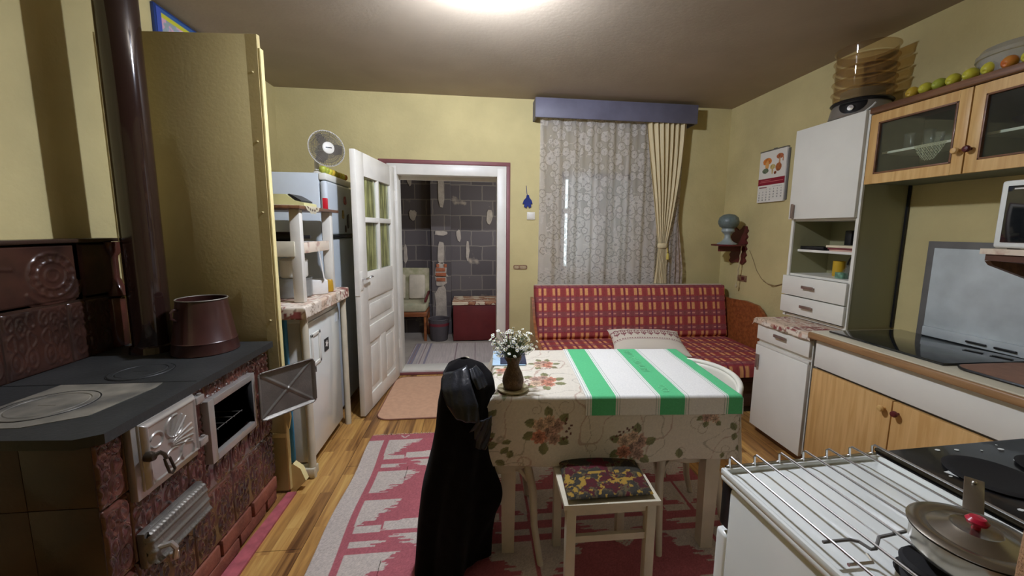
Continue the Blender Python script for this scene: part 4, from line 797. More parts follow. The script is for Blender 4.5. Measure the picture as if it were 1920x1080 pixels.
for q in ((.30, .80, .17, .07, (214, 128, 60), 1), (.30, .72, .07, .09, (216, 160, 96), 2), (.25, .62, .12, .05, (110, 122, 96), 3), (.76, .86, .13, .05, (186, 108, 70), 4), (.76, .75, .03, .10, (200, 150, 110), 5), (.52, .68, .10, .05, (200, 178, 110), 6), (.74, .66, .11, .08, (176, 104, 60), 7), (.52, .60, .03, .06, (200, 170, 110), 8), (.63, .56, .05, .03, (150, 80, 50), 9), (.88, .80, .02, .05, (190, 120, 80), 10)): blob(*q)
cc[(b > .335) & (b < .465)] = (138, 34, 50); cc[(b > .395) & (b < .402) & (a > .06) & (a < .95)] = (200, 120, 120); cc[(b > .425) & (b < .435) & (a > .1) & (a < .5)] = (196, 110, 110)
cc[(b > .285) & (b < .305) & (a > .06) & (a < .36)] = (120, 50, 60); cc[(b > .295) & (b < .305) & (a > .58) & (a < .92) & (np.sin(a * 160) > -.3)] = (80, 100, 120)
sheet('calendar_page', np.full_like(S, XR - .0228), S, Z, M['attrsmooth'], ca, cc)
CM = Matrix(((0, 0, -1, XR - .0236), (-1, 0, 0, 0), (0, 1, 0, 0), (0, 0, 0, 1)))
tx = MB(); tx.M = CM; day = 1
for r_ in range(5):
    for c_ in range(7):
        if r_ == 0 and c_ < 2 or day > 30: continue
        v_, f_ = text_mesh(str(day), .017, .0003); xx = -(CY1 - .025 - c_ * .0435); zz = CZ0 + .105 - r_ * .0225
        tx.add([(p[0] + xx, p[1] + zz, p[2]) for p in v_], f_); day += 1
o = obj('calendar_numbers', tx, M['dark'], ca, fix=False)
obj('hanging_bar', MB().box(XR - .026, XR - .002, CY0 - .003, CY1 + .003, CZ1 - .002, CZ1 + .008, .002).box(XR - .006, XR - .002, 3.28, 3.32, CZ1 + .008, CZ1 + .02), M['steelgrey'], ca)
obj('under_pages', MB().box(XR - .012, XR - .002, CY0 - .018, CY0 - .001, CZ0 + .01, CZ1 - .01), M['seal'], ca)
# carved corner shelf with lamp shaped candle holder
cs = empty('carved_shelf', (2.40, 3.66, 1.1), 'dark red carved wooden wall shelf in the right corner', 'shelf')
bp_ = []
nz_ = 60
for k in range(nz_): t = k / nz_; bp_.append((3.565 - .010 * math.sin(t * 36), 1.16 + .33 * t))
bp_ += [(3.58, 1.505), (3.61, 1.512), (3.64, 1.485), (3.68, 1.465), (3.72, 1.485), (3.75, 1.505), (3.785, 1.495)]
for k in range(nz_, -1, -1): t = k / nz_; bp_.append((3.785 + .010 * math.sin(t * 34 + 1), 1.16 + .32 * t))
bp_ += [(3.76, 1.142), (3.72, 1.155), (3.68, 1.16), (3.64, 1.155), (3.60, 1.138)]
obj('back_board', MB().prism(bp_, XR - .022, XR - .001, 'x'), M['darkred'], cs)
obj('shelf_board', MB().prism([(XR - .023, 3.56), (XR - .023, 3.79), (2.34, 3.76), (2.26, 3.66), (2.25, 3.55), (2.33, 3.50), (2.47, 3.51)], 1.318, 1.332), M['darkred'], cs)
obj('shelf_apron', MB().prism([(XR - .023, 3.60), (XR - .023, 3.62), (2.31, 3.62), (2.31, 3.60)], 1.265, 1.318), M['darkred'], cs)
cl_ = empty('candle_lantern', (2.37, 3.59, 1.332), 'blue grey glass globe on a pale pottery foot on the dark red corner shelf', 'lantern')
LC = (2.375, 3.585, 0)
obj('lantern_foot', MB().lathe([(.0001, 1.333), (.088, 1.333), (.09, 1.342), (.06, 1.355), (.04, 1.372), (.026, 1.40), (.028, 1.425), (.05, 1.448), (.058, 1.455), (.055, 1.482), (.0001, 1.482)], 28, LC, cap=False), M['bluegreylight'], cl_)
obj('lantern_globe', MB().lathe([(.05, 1.482), (.076, 1.50), (.09, 1.53), (.092, 1.55), (.082, 1.585), (.05, 1.612), (.0001, 1.62)], 28, LC, cap=False), M['bluegrey'], cl_)
bc = MB()
for k in range(34): bc.sphere((XR - .06 - .003 * math.sin(k), 3.56 + .001 * k, 1.312 - k * .0108), .0062 if k < 26 else .005, 4)
bc.sphere((XR - .06, 3.594, .932), .011, 5, 1.8)
thing('bead_chain', bc, mat('pale_beads', (196, 182, 146), .5), 'string of pale beads hanging from the dark red corner shelf', 'beads')
# valance
vl = empty('curtain_valance', (1.32, 3.85, 2.47), 'long grey violet wooden valance box over the window curtains', 'valance')
obj('front_board', MB().box(.54, 2.112, 3.79, 3.808, 2.475, 2.648, .002), M['valance'], vl); obj('end_board', MB().box(2.094, 2.112, 3.808, YB - .001, 2.475, 2.648), M['valance'], vl)
obj('end_board', MB().box(.54, .558, 3.808, YB - .001, 2.475, 2.648), M['valance'], vl); obj('curtain_rail', MB().box(.57, 2.085, 3.86, 3.885, 2.495, 2.51), M['white'], vl)
# lace curtain with a printed flower net
LX0, LX1 = .60, 2.03
n, m_ = 420, 470; S, Z = np.meshgrid(np.linspace(LX0, LX1, n), np.linspace(.86, 2.495, m_), indexing='ij')
fold = .016 * np.sin((S - LX0) * 36 + .6 * np.sin(Z * 2.2)) * (1.0 - .25 * (Z - .9)) + .006 * np.sin(S * 83 + Z)
Y = 3.872 + fold; al = .70 + .06 * np.sin((S - LX0) * 36 + 1.3); al += .18 * (1 - np.clip((Z - .86) / 1.6, 0, 1)); lum = np.ones_like(S)
su = (S - LX0) * 1.08; r5 = np.random.default_rng(11)
for j in range(9):
    for i in range(7):
        cx = .12 + i * .235 + (j % 2) * .10 + r5.uniform(-.02, .02); cz = .93 + j * .20 + r5.uniform(-.02, .02); rr = r5.uniform(.045, .07); ph = r5.uniform(0, 6)
        for (dx, dz, k) in ((0, 0, 1), (.075, .06, .62), (-.07, .05, .55), (.05, -.08, .5), (-.06, -.075, .6)):
            R1 = rr * k; d = np.hypot(su - cx - dx, Z - cz - dz); near = d < R1 * 1.5
            if not near.any(): continue
            t = np.arctan2(Z - cz - dz, su - cx - dx); R2 = R1 * (.86 + .2 * np.abs(np.cos(2.5 * t + ph))); ins = d < R2
            al = np.where(ins, .84, al); al = np.where(np.abs(d - R2) < .0045, .98, al); al = np.where((d > R2) & (d < R2 + .010), np.minimum(al, .48), al)
            al = np.where(ins & (np.abs(np.sin(2.5 * t + ph)) < .10) & (d > R1 * .25), .5, al); al = np.where(d < R1 * .2, .45, al)
vn = np.abs(fbm(su * 9, Z * 9, 14) - .5); al = np.where(vn < .012, .95, al); al = np.where((Z < 1.08) & (np.sin(su * 90 + 3 * np.sin(Z * 60)) * np.sin(Z * 110) > .1), .95, al)
al = np.clip(al, .35, .97); cc = np.concatenate([np.where(al > .76, 216, 194)[..., None] + q_ for q_ in (0, -6, -12)] + [np.clip(al, .6, .97)[..., None]], -1)
lc = empty('lace_curtain', (1.3, 3.87, .86), 'full width pale lace net curtain with flowers under the grey violet valance', 'curtain'); sheet('lace_panel', S, Y, Z, M['lace'], lc, cc)
n, m_ = 40, 200; S, Z = np.meshgrid(np.linspace(2.0, 2.105, n), np.linspace(.9, 2.3, m_), indexing='ij'); cc = np.concatenate([np.ones(S.shape + (1,)) * c for c in (206, 190, 180)] + [np.where(fbm(S * 40, Z * 40, 5) > .5, .92, .6)[..., None]], -1)
k_ = np.clip((1.9 - Z) * 1.2, .05, 1); sheet('lace_edge', 1.97 + (S - 1.97) * k_, 3.885 + .012 * np.sin(S * 130), Z, M['lace'], lc, cc)
# cream drape gathered at a tie-back
n, m_ = 140, 150; U, Z = np.meshgrid(np.linspace(0, 1, n), np.linspace(.925, 2.485, m_), indexing='ij')
t = np.clip((Z - 1.30) / (2.485 - 1.30), 0, 1); tl = np.clip((1.30 - Z) / .45, 0, 1)
xl = 1.635 + .175 * (1 - t) ** 1.15 - .03 * tl; xr = 2.03 - .145 * (1 - t) ** 1.6 + 0.0 * tl
xl = np.where(Z < 1.30, 1.81 - .03 * tl, xl); xr = np.where(Z < 1.30, 1.893 + .03 * tl, xr)
sq = .5 + .5 * t; X = xl + (xr - xl) * U; Y = 3.835 - .0 * U + (.018 * sq + .006) * np.sin(U * 46 + .8 * np.sin(Z * 3)) + .006 * np.sin(U * 101 + Z * 2)
sh_ = empty('cream_drape', (1.83, 3.84, .87), 'plain cream drape tied back at the right side of the lace curtain', 'curtain')
cc = np.ones(U.shape + (3,)) * np.array([224, 208, 166.]); M['drape'] = attr_mat('cream_drape_cloth', .85, .1, 300, transl=.12); sheet('drape_panel', X, Y, Z, M['drape'], sh_, cc)
obj('tie_back', MB().lathe([(.048, 1.285), (.052, 1.29), (.052, 1.325), (.048, 1.33)], 24, (1.852, 3.838, 0), cap=False, sy=.62), M['cream'], sh_)
obj('tassel', MB().tube([(1.897, 3.83, 1.30), (1.902, 3.82, 1.24)], .005, 6).lathe([(.004, 1.235), (.011, 1.225), (.014, 1.17), (.0001, 1.165)], 12, (1.903, 3.818, 0), cap=False), M['yellowpaper'], sh_)

# ================================================================== SOFA
def plaid(U, V, flip=False):
    """U across, V along; metres"""
    pu, pv = .134, .140; a = (U % pu) / pu; b = (V % pv) / pv; c = np.ones(U.shape + (3,)) * np.array([168, 74, 72.])
    c[(np.abs(a - .5) < .045)] = (128, 54, 64); c[(b > .60) & (b < .95)] = np.array([152, 84, 84]); band = (b > .60) & (b < .95) & (np.abs(a - .5) < .045); c[band] = (120, 62, 84)
    c[(np.abs(b - .56) < .03)] = (146, 58, 72); c[(np.abs(a - .0) < .12) | (a > .88)] = c[(np.abs(a - .0) < .12) | (a > .88)] * .94
    bars = ((np.abs(a - .32) < .095) | (np.abs(a - .68) < .095)) & (b < .5) & (b > .02); c[bars] = (226, 164, 108)
    sm = ((np.abs(a - .32) < .095) | (np.abs(a - .68) < .095)) & (b > .72) & (b < .82); c[sm] = (216, 152, 130)
    return c * (.90 + .16 * vnoise(U * 260, V * 260, 3))[..., None]
sf = empty('plaid_sofa', (1.5, 3.4, 0), 'red and orange plaid sofa with orange wooden ends under the window', 'sofa')
def cushion(name, c0, ax, ay, az, L_, H_, th, label=None, crown=.02, voff=0, uoff=0):
    """soft slab; the front face gets the plaid"""
    n, m_ = int(L_ / .006), int(H_ / .006); U, V = np.meshgrid(np.linspace(0, 1, n), np.linspace(0, 1, m_), indexing='ij')
    e_ = np.minimum(np.minimum(U, 1 - U) * L_, np.minimum(V, 1 - V) * H_); rnd = .05; hh = th * np.clip(1 - (1 - np.clip(e_ / rnd, 0, 1)) ** 2, 0, 1) ** .5 + crown * np.sin(PI * U) * np.sin(PI * V) + .003 * fbm(U * 9, V * 6, 3)
    P0 = np.array(c0); W_ = P0 + U[..., None] * L_ * np.array(ax) + V[..., None] * H_ * np.array(ay) + hh[..., None] * np.array(az)
    o = sheet(name, W_[..., 0], W_[..., 1], W_[..., 2], M['attr'], sf, plaid(U * L_ + uoff, V * H_ + voff)); return o
bk_ = .11; cushion('back_cushion', (.55, 3.785 - .09, .40), (1, 0, 0), (0, bk_ / .51, .50 / .51 ), (0, -.985, .17), 1.945, .525, .10)
obj('back_panel', MB().prism([(3.70, .40), (3.72, .40), (3.83, .91), (3.80, .925)], .56, 2.49, 'x'), M['cushionbeige'], sf)
o = cushion('seat_cushion', (.55, 2.80, .315), (1, 0, 0), (0, 1, 0), (0, 0, 1), 1.945, .93, .105, crown=.01, voff=.05)
obj('seat_underside', MB().box(.56, 2.485, 2.82, 3.68, .27, .325, .01), mat('sofa_dark_fabric', (92, 60, 56), .9), sf)
obj('seat_base', MB().box(.58, 2.46, 2.86, 3.70, .05, .27, .003), mat('sofa_base_brown', (98, 76, 66), .7, stretch=(1, 1, 20)), sf)
for y in (2.88, 3.68): obj('bottom_rail', MB().box(.58, 2.46, y - .01, y + .01, .0, .05), M['dark'], sf)
arm = [(2.86, .06), (2.86, .55), (2.95, .63), (3.08, .66), (3.16, .73), (3.25, .80), (3.42, .815), (3.62, .80), (3.80, .80), (3.80, .06)]
obj('end_panel', MB().prism(arm, 2.492, 2.516, 'x'), M['orangewood'], sf); arm2 = [(2.90, .06), (2.90, .40), (3.45, .50), (3.62, .62), (3.72, .80), (3.82, .80), (3.82, .06)]
obj('end_panel', MB().prism(arm2, .522, .546, 'x'), M['orangewood'], sf)
# embroidered pillow
n, m_ = 150, 90; U, V = np.meshgrid(np.linspace(-1, 1, n), np.linspace(-1, 1, m_), indexing='ij')
def pill(sgn):
    k = (1 - np.abs(U) ** 3.2).clip(0) ** .55 * (1 - np.abs(V) ** 3.0).clip(0) ** .6; pin = 1 - .06 * (1 - np.abs(U)) * np.abs(V); x = U * .31 * (1 - .07 * (1 - V ** 2)); y = V * .20 * (1 - .10 * (1 - U ** 2)); z = sgn * .072 * k + .002 * fbm(U * 5 + 3, V * 5 + 3, 7); return x, y, z
x, y, z = pill(1); cc = np.ones(U.shape + (3,)) * np.array([214, 204, 186.])
bb = (V > -.15) & (V < .80); us = (U * 5.2) % 1 - .5; q = (V - .38) / .4
mo = bb & ((np.abs(np.hypot(us * 1.0, q * .75 - .1) - .28) < .07) & (q > -.1) | (np.abs(us) < .05) & (q < .3) & (q > -.9) | (np.abs(q + .5 - 1.6 * us ** 2) < .14) & (np.abs(us) < .42) | (np.hypot(np.abs(us) - .42, q - .35) < .1))
cc[mo] = (136, 82, 84); cc[(np.abs(V + .20) < .035) & (np.sin(U * 90) > -.2)] = (140, 90, 88); cc[(np.abs(V + .29) < .012)] = (150, 104, 100); cc[(np.abs(V - .86) < .012)] = (150, 104, 100)
pM = Matrix.Translation((1.43, 3.14, .515)) @ Matrix.Rotation(-.16, 4, 'Z') @ Matrix.Rotation(.28, 4, 'X')
pi_ = empty('embroidered_pillow', (1.42, 3.1, .43), 'beige linen pillow with red embroidered border lying on the plaid sofa', 'pillow')
for sg, nm in ((1, 'pillow_top'), (-1, 'pillow_underside')):
    x, y, z = pill(sg); W_ = np.stack([x, y, z], -1) @ np.array(pM.to_3x3()).T + np.array(pM.translation); sheet(nm, W_[..., 0], W_[..., 1], W_[..., 2], M['attr'], pi_, cc if sg == 1 else np.ones_like(cc) * np.array([206, 194, 174.]))

# ================================================================== DINING TABLE
TA = -.068; TO = Vector((.068, 1.588, 0)); TW, TD, TZ = 1.045, .645, .758
TM = Matrix.Translation(TO) @ Matrix.Rotation(TA, 4, 'Z')
def tl(x, y, z=0): p = TM @ Vector((x, y, z)); return p
tbl = empty('dining_table', tl(TW / 2, TD / 2), 'cream painted square legged table under a flower printed cloth', 'table')
mb = MB(); mb.M = TM; mb.box(.004, TW - .004, .004, TD - .004, TZ - .024, TZ - .003, .002); obj('tabletop', mb, M['chairpaint'], tbl)
mb = MB(); mb.M = TM
for a, b_, c, d in ((.05, TW - .05, .04, .06), (.05, TW - .05, TD - .06, TD - .04), (.04, .06, .05, TD - .05), (TW - .06, TW - .04, .05, TD - .05)): mb.box(a, b_, c, d, TZ - .14, TZ - .024)
obj('apron', mb, M['chairpaint'], tbl)
for (x, y) in ((.065, .06), (TW - .07, .06), (.065, TD - .06), (TW - .07, TD - .06)):
    mb = MB(); mb.M = TM; hw, hb = .036, .027; mb.add([(x - hb, y - hb, .0095), (x + hb, y - hb, .0095), (x + hb, y + hb, .0095), (x - hb, y + hb, .0095), (x - hw, y - hw, TZ - .025), (x + hw, y - hw, TZ - .025), (x + hw, y + hw, TZ - .025), (x - hw, y + hw, TZ - .025)], [(0, 3, 2, 1), (4, 5, 6, 7), (0, 1, 5, 4), (1, 2, 6, 5), (2, 3, 7, 6), (3, 0, 4, 7)]); obj('leg', mb, M['chairpaint'], tbl)
# cloth
def cloth_print(S, T):
    c = np.ones(S.shape + (3,)) * np.array([216, 208, 190.]); f = fbm(S * 14, T * 14, 40)
    for k, (fx, sd_) in enumerate(((7, 41), (9, 47))):
        v = fbm(S * fx, T * fx, sd_, 2); c[np.abs(v - .5) < (.010 if k else .012)] = (178, 170, 150) if k else (190, 168, 150)
    for i in range(70):
        r = np.random.default_rng(100 + i); cx, cy, rr = r.uniform(-.35, 1.35), r.uniform(-.33, .9), r.uniform(.018, .04); d = np.hypot(S - cx, T - cy)
        if (d < rr * 1.2).any(): t = np.arctan2(T - cy, S - cx); sp = np.abs(d - rr * (.55 + .45 * ((t + r.uniform(0, 6)) % (2 * PI)) / (2 * PI))); c[(sp < .0016)] = (184, 170, 148)
    def leaf(cx, cy, L_, a0, col_=(128, 128, 88)):
        x = (S - cx) * math.cos(a0) + (T - cy) * math.sin(a0); y = -(S - cx) * math.sin(a0) + (T - cy) * math.cos(a0); w_ = L_ * .34 * np.sin(np.clip(x / L_, 0, 1) * PI) ** .8; k = (x > 0) & (x < L_) & (np.abs(y) < w_)
        c[k] = np.array(col_) * (1 + .25 * (y[k] / L_)[:, None] * 4 * 0.3); c[k & (np.abs(y) < .0012)] = np.array(col_) * .8
    def flower(cx, cy, R, tint, ph=0.0):
        for a0 in np.array([.4, 1.3, 2.4, 3.1, 4.2, 5.3]) + ph: leaf(cx + R * .7 * math.cos(a0), cy + R * .7 * math.sin(a0), R * .75, a0 + .3)
        for (ox, oy, k, tt) in ((0, 0, .72, 0), (-.5, .35, .46, 1), (.45, .30, .48, 0), (-.55, -.4, .44, 2), (.35, -.55, .40, 0), (.05, .62, .38, 1)):
            px, py, r1 = cx + ox * R * .9, cy + oy * R * .9, R * k; d = np.hypot(S - px, T - py); t = np.arctan2(T - py, S - px); Rr = r1 * (.88 + .13 * np.cos(7 * t + ox * 9)); k_ = d < Rr
            base = np.array([(176, 142, 124), (198, 168, 140), (186, 124, 100)][(tt + tint) % 3], float); q = d / np.maximum(Rr, 1e-6); shade = .72 + .42 * q + .12 * np.sin(9 * t + 8 * q) - .25 * (np.abs((q * 3.2 + .25 * np.sin(5 * t)) % 1 - .5) < .10)
            c[k_] = base * shade[k_][:, None]
        for i in range(9):
            a0 = 5.5 + .16 * i + ph; px, py = cx + R * (1.0 + .14 * (i % 3)) * math.cos(a0), cy + R * (1.0 + .12 * (i % 2)) * math.sin(a0); c[np.hypot(S - px, T - py) < R * .075] = (104, 66, 58)
    for a in ((.235, -.145, .075, 0, .2), (.59, -.225, .075, 0, 2.2), (.93, -.085, .05, 1, 1.0), (.225, .17, .075, 2, 3.4), (.25, .40, .06, 2, 5), (-.06, -.22, .075, 0, 1), (-.12, .08, .07, 0, 2), (-.1, .42, .07, 0, 4), (.05, .30, .05, 1, 1), (.06, .05, .045, 1, 3), (1.12, -.10, .05, 1, 2), (1.16, .3, .07, 0, 5)): flower(*a)
    for a in ((.02, -.05, .04, 4.2), (.015, -.11, .03, 3.9), (.02, -.15, .03, 4.9), (.06, -.25, .04, .9), (.09, -.27, .04, 1.4), (.06, -.20, .035, .3), (.08, -.30, .04, 2.6), (1.02, -.13, .045, 5.2), (1.04, -.18, .04, 4.5), (1.05, -.24, .035, 4.9), (.80, -.30, .05, 1.6), (.98, -.30, .03, 1.4)): leaf(*a)
    return c * (.95 + .07 * vnoise(S * 300, T * 300, 2))[..., None]
def hang(S, T, sx0, sx1, sy0, sy1, z, lift, flare=.22, wav=.007):
    ex0 = np.maximum(sx0 - S, 0); ex1 = np.maximum(S - sx1, 0); ey0 = np.maximum(sy0 - T, 0); ey1 = np.maximum(T - sy1, 0); ex = ex0 + ex1; ey = ey0 + ey1
    X = np.clip(S, sx0, sx1); Y = np.clip(T, sy0, sy1); d = np.hypot(ex, ey); mn = np.minimum(ex, ey); r = .010
    fl = .10 * d ** 1.0 * (ex0 > 0) * .55 + .02 * d
    wv = wav * (d / .3) * np.sin(S * 17 + T * 13 + 1.0)
    gx = np.where(ex > 0, lift + np.minimum(ex, r) * .6 + np.where(ex1 > 0, .05, flare) * mn + fl * (ex0 > 0) + wv * np.where(ex1 > 0, .4, 1), 0); gy = np.where(ey > 0, lift + np.minimum(ey, r) * .6 + np.where(ex1 > 0, .03, flare) * mn + .02 * d + wv, 0)
    X = X - .20 * np.hypot(ex0, ey0) * np.exp(-np.maximum(S, 0) / .12) * (sx0 > -.5)
    X = X + np.where(ex0 > 0, -gx, gx); Y = Y + np.where(ey0 > 0, -gy, gy); Z = z - np.sqrt(np.maximum(d ** 2 - (flare * mn) ** 2 * 2, 0)) * .995 + np.where(d > 0, 0, .0006 * np.sin(S * 30) * np.sin(T * 27))
    W_ = np.stack([X, Y, Z], -1) @ np.array(TM.to_3x3()).T + np.array(TM.translation); return W_
S, Tt = np.meshgrid(np.linspace(-.33, TW + .30, 430), np.linspace(-.305, TD + .26, 310), indexing='ij')
W_ = hang(S, Tt, 0, TW, 0, TD, TZ + .0012, .003)
W_[..., 2] += np.where(Tt < 0, np.clip((S - .2) * .03, 0, .04) * np.clip(-Tt / .3, 0, 1), 0)
o = sheet('flower_tablecloth', W_[..., 0], W_[..., 1], W_[..., 2], M['attrcloth'], None, cloth_print(S, Tt), thick=.0015); props(o, 'cream tablecloth with dusty rose flower bunches hanging over the dining table', 'tablecloth')
# towel with green stripes
c0s, c1s = .385, TW + .055
S, Tt = np.meshgrid(np.linspace(c0s, c1s, 360), np.linspace(-.088, TD + .06, 260), indexing='ij')
skew = 0.0 * Tt
W_ = hang(S, Tt, -1, TW + .004, -.006, TD + .006, TZ + .0052, .004, .22, .002); W_[..., 2] += .0008 * fbm(S * 20, Tt * 20, 5)
cc = np.ones(S.shape + (3,)) * np.array([228, 226, 218.])
def stripe(a, b_, c): cc[(S > a) & (S < b_)] = c
G, DGn = (92, 188, 128), (120, 140, 120)
for (a, b_) in ((.41, .512), (.70, .806), (.995, TW + .01)):
    stripe(a, b_, G); stripe(a - .007, a - .0045, (120, 190, 150)); stripe(b_ + .0045, b_ + .007, (120, 190, 150)); stripe(a - .018, a - .0155, DGn); stripe(b_ + .0155, b_ + .018, DGn)
stripe(TW + .028, TW + .031, (120, 190, 150)); stripe(TW + .042, TW + .045, DGn)
cc *= (.95 + .07 * vnoise(S * 400, Tt * 400, 3))[..., None]
tw = empty('striped_towel', tl(.75, .3, TZ), 'white kitchen towel with three green stripes spread over the right side of the table', 'towel'); sheet('towel_cloth', W_[..., 0], W_[..., 1], W_[..., 2], M['attr'], tw, cc, thick=.0012)
v_, f_ = text_mesh('1870 DE VINURI', .052, .0002, 'LEFT'); tx = MB(); tx.M = TM @ Matrix.Translation((.782, TD - .01, TZ + .0075)) @ Matrix.Rotation(-PI / 2, 4, 'Z') @ Matrix.Translation((.0, -.055, 0)); tx.add(v_, f_)
v_, f_ = text_mesh('CO.', .05, .0002, 'LEFT'); tx.M = TM @ Matrix.Translation((.782, .10, TZ + .0075)) @ Matrix.Rotation(-PI / 2, 4, 'Z') @ Matrix.Translation((.0, -.055, 0)); tx.add(v_, f_)
obj('woven_letters', tx, mat('pale_green_thread', (112, 200, 140), .9), tw, fix=False)
# book/notepad under the flowers, saucer, vase, flowers
mb = MB(); mb.M = rotz((.13, 2.075, 0), -.06); mb.box(-.045, .125, -.115, .12, TZ + .0035, TZ + .008, .001); thing('blue_notepad', mb, mat('pale_blue_cover', (170, 196, 214), .5), 'pale blue notepad lying behind the vase on the table', 'notepad')
mb = MB(); mb.M = rotz((.20, 2.07, 0), -.06); mb.box(-.075, .06, -.105, .115, TZ + .0085, TZ + .0125, .001); thing('phone_case', mb, mat('dark_blue_cover', (40, 48, 70), .4), 'dark blue booklet lying on the pale blue notepad', 'booklet')
VC = (.155, 1.652, 0); vz = TZ + .0028
sc_ = empty('saucer', (VC[0], VC[1], vz), 'round pale saucer board under the brown vase', 'saucer')
obj('saucer_dish', MB().lathe([(.0001, vz), (.058, vz), (.066, vz + .006), (.068, vz + .012), (.06, vz + .012), (.04, vz + .008), (.0001, vz + .008)], 40, VC, cap=False), mat('pale_wood_saucer', (186, 176, 140), .5), sc_)
vs_ = empty('clay_vase', (VC[0], VC[1], vz + .008), 'brown patterned clay vase with a waisted neck on the table', 'vase'); v0 = vz + .0085
obj('vase_body', MB().lathe([(.0001, v0), (.036, v0), (.041, v0 + .008), (.046, v0 + .03), (.0455, v0 + .045), (.038, v0 + .07), (.0275, v0 + .092), (.025, v0 + .105), (.028, v0 + .12), (.034, v0 + .128), (.036, v0 + .142), (.033, v0 + .145), (.029, v0 + .13), (.02, v0 + .10), (.0001, v0 + .09)], 40, VC, cap=False), M['clay'], vs_)
fb = empty('flower_bunch', (VC[0], VC[1], v0 + .1), 'loose bunch of small white daisy flowers in the brown vase', 'flowers')
rf = random.Random(3); stems = MB(); pet = MB(); cen = MB(); leaves = MB()
for i in range(150):
    a = rf.uniform(0, 2 * PI); rad = .095 * math.sqrt(rf.random()); hgt = v0 + .155 + rf.uniform(0, .10) * (1 - (rad / .14) ** 2) + .03 * rf.random(); bx, by = VC[0] + rad * math.cos(a) * 1.1, VC[1] + rad * math.sin(a)
    s0 = (VC[0] + rf.uniform(-.014, .014), VC[1] + rf.uniform(-.014, .014), v0 + .12); mid = ((s0[0] * .55 + bx * .45) , (s0[1] * .55 + by * .45), (s0[2] + hgt) / 2 + .012); stems.tube([s0, mid, (bx, by, hgt)], [.0012, .001, .0008], 4, cap=False)
    nrm = Vector((math.cos(a) * rad * 7 + rf.uniform(-.5, .5), math.sin(a) * rad * 7 + rf.uniform(-.5, .5) - .25, .9)).normalized(); q = nrm.to_track_quat('Z', 'Y').to_matrix().to_4x4(); Mx = Matrix.Translation((bx, by, hgt)) @ q; r0 = rf.uniform(.0065, .0095)
    pet.M = Mx; cen.M = Mx
    for k in range(8):
        t = 2 * PI * k / 8; c_, s_ = math.cos(t), math.sin(t); pet.add([(c_ * .002, s_ * .002, 0), (c_ * r0 * .6 - s_ * r0 * .24, s_ * r0 * .6 + c_ * r0 * .24, .0012), (c_ * r0, s_ * r0, -.0005), (c_ * r0 * .6 + s_ * r0 * .24, s_ * r0 * .6 - c_ * r0 * .24, .0012)], [(0, 1, 2, 3)])
    cen.lathe([(.0026, 0), (.002, .0016), (.0001, .0022)], 6, cap=False)
for i in range(120):
    a = rf.uniform(0, 2 * PI); rad = .075 * math.sqrt(rf.random()); z = v0 + .13 + rf.uniform(0, .075); p = Vector((VC[0] + rad * math.cos(a), VC[1] + rad * math.sin(a), z)); d = Vector((math.cos(a), math.sin(a), rf.uniform(.3, 1.4))).normalized() * rf.uniform(.014, .03); s_ = d.cross(Vector((0, 0, 1))).normalized() * .003
    leaves.add([p, p + d * .5 + s_, p + d, p + d * .5 - s_], [(0, 1, 2, 3)])
obj('stems', stems, M['leafgreen'], fb, fix=False); obj('leaves', leaves, M['leafgreen'], fb, fix=False)['kind'] = 'stuff'; obj('petals', pet, M['petal'], fb, fix=False)['kind'] = 'stuff'; obj('flower_centres', cen, M['petalyellow'], fb, fix=False)['kind'] = 'stuff'

# ================================================================== STOOL
stl = empty('stool', (.50, 1.49, 0), 'cream square stool with a printed cushion tucked under the front of the table', 'stool'); zs = .455
obj('seat', MB().prism([(.315, 1.308), (.680, 1.300), (.695, 1.665), (.325, 1.672)], zs - .018, zs), M['chairpaint'], stl)
LG = ((.345, 1.335), (.652, 1.330), (.362, 1.650), (.660, 1.648))
for (x, y) in LG: obj('leg', MB().bar((x, y, 0), (x, y, zs - .018), .036, .036, (0, 1, 0), .003), M['chairpaint'], stl)
obj('apron', MB().box(.345, .655, 1.325, 1.341, zs - .055, zs - .018).box(.36, .66, 1.64, 1.656, zs - .055, zs - .018).bar((.35, 1.34, zs - .036), (.362, 1.65, zs - .036), .016, .037).bar((.655, 1.34, zs - .036), (.66, 1.65, zs - .036), .016, .037), M['chairpaint'], stl)
for a, b_ in (((.345, 1.335, .30), (.652, 1.330, .30)), ((.362, 1.65, .24), (.66, 1.648, .24)), ((.345, 1.335, .36), (.362, 1.65, .36)), ((.652, 1.33, .36), (.66, 1.648, .36))): obj('stretcher', MB().bar(a, b_, .016, .026), M['chairpaint'], stl)
n = 110; U, V = np.meshgrid(np.linspace(-1, 1, n), np.linspace(-1, 1, n), indexing='ij'); k_ = (1 - np.abs(U) ** 5).clip(0) ** .5 * (1 - np.abs(V) ** 5).clip(0) ** .5
f1 = fbm(U * 5 + 9, V * 5 + 9, 61); f2 = fbm(U * 9 + 9, V * 9 + 9, 65); cc = np.where((f1 > .52)[..., None], (50, 47, 40.), (80, 70, 48.)); cc = np.where(((f2 > .56) & (V < -.2))[..., None], (140, 112, 46.), cc); cc = np.where(((f1 < .43))[..., None], (70, 26, 30.), cc)
t = np.arctan2(V - .1, U + .05); cc = np.where((np.hypot(U + .05, V - .1) < .28 * (.75 + .35 * np.cos(5 * t)))[..., None], (78, 24, 34.), cc); cc = np.where((np.abs(f2 - .5) < .02)[..., None], (40, 40, 36.), cc)
ck = empty('stool_cushion', (.51, 1.49, zs), 'dark cushion printed with red and yellow leaves on the square stool', 'cushion')
for sg, nm in ((1, 'cushion_top'), (-1, 'cushion_underside')): sheet(nm, .505 + U * .165 + .012 * V, 1.492 + V * .175, zs + .017 + sg * .0155 * k_, M['attr'], ck, cc)
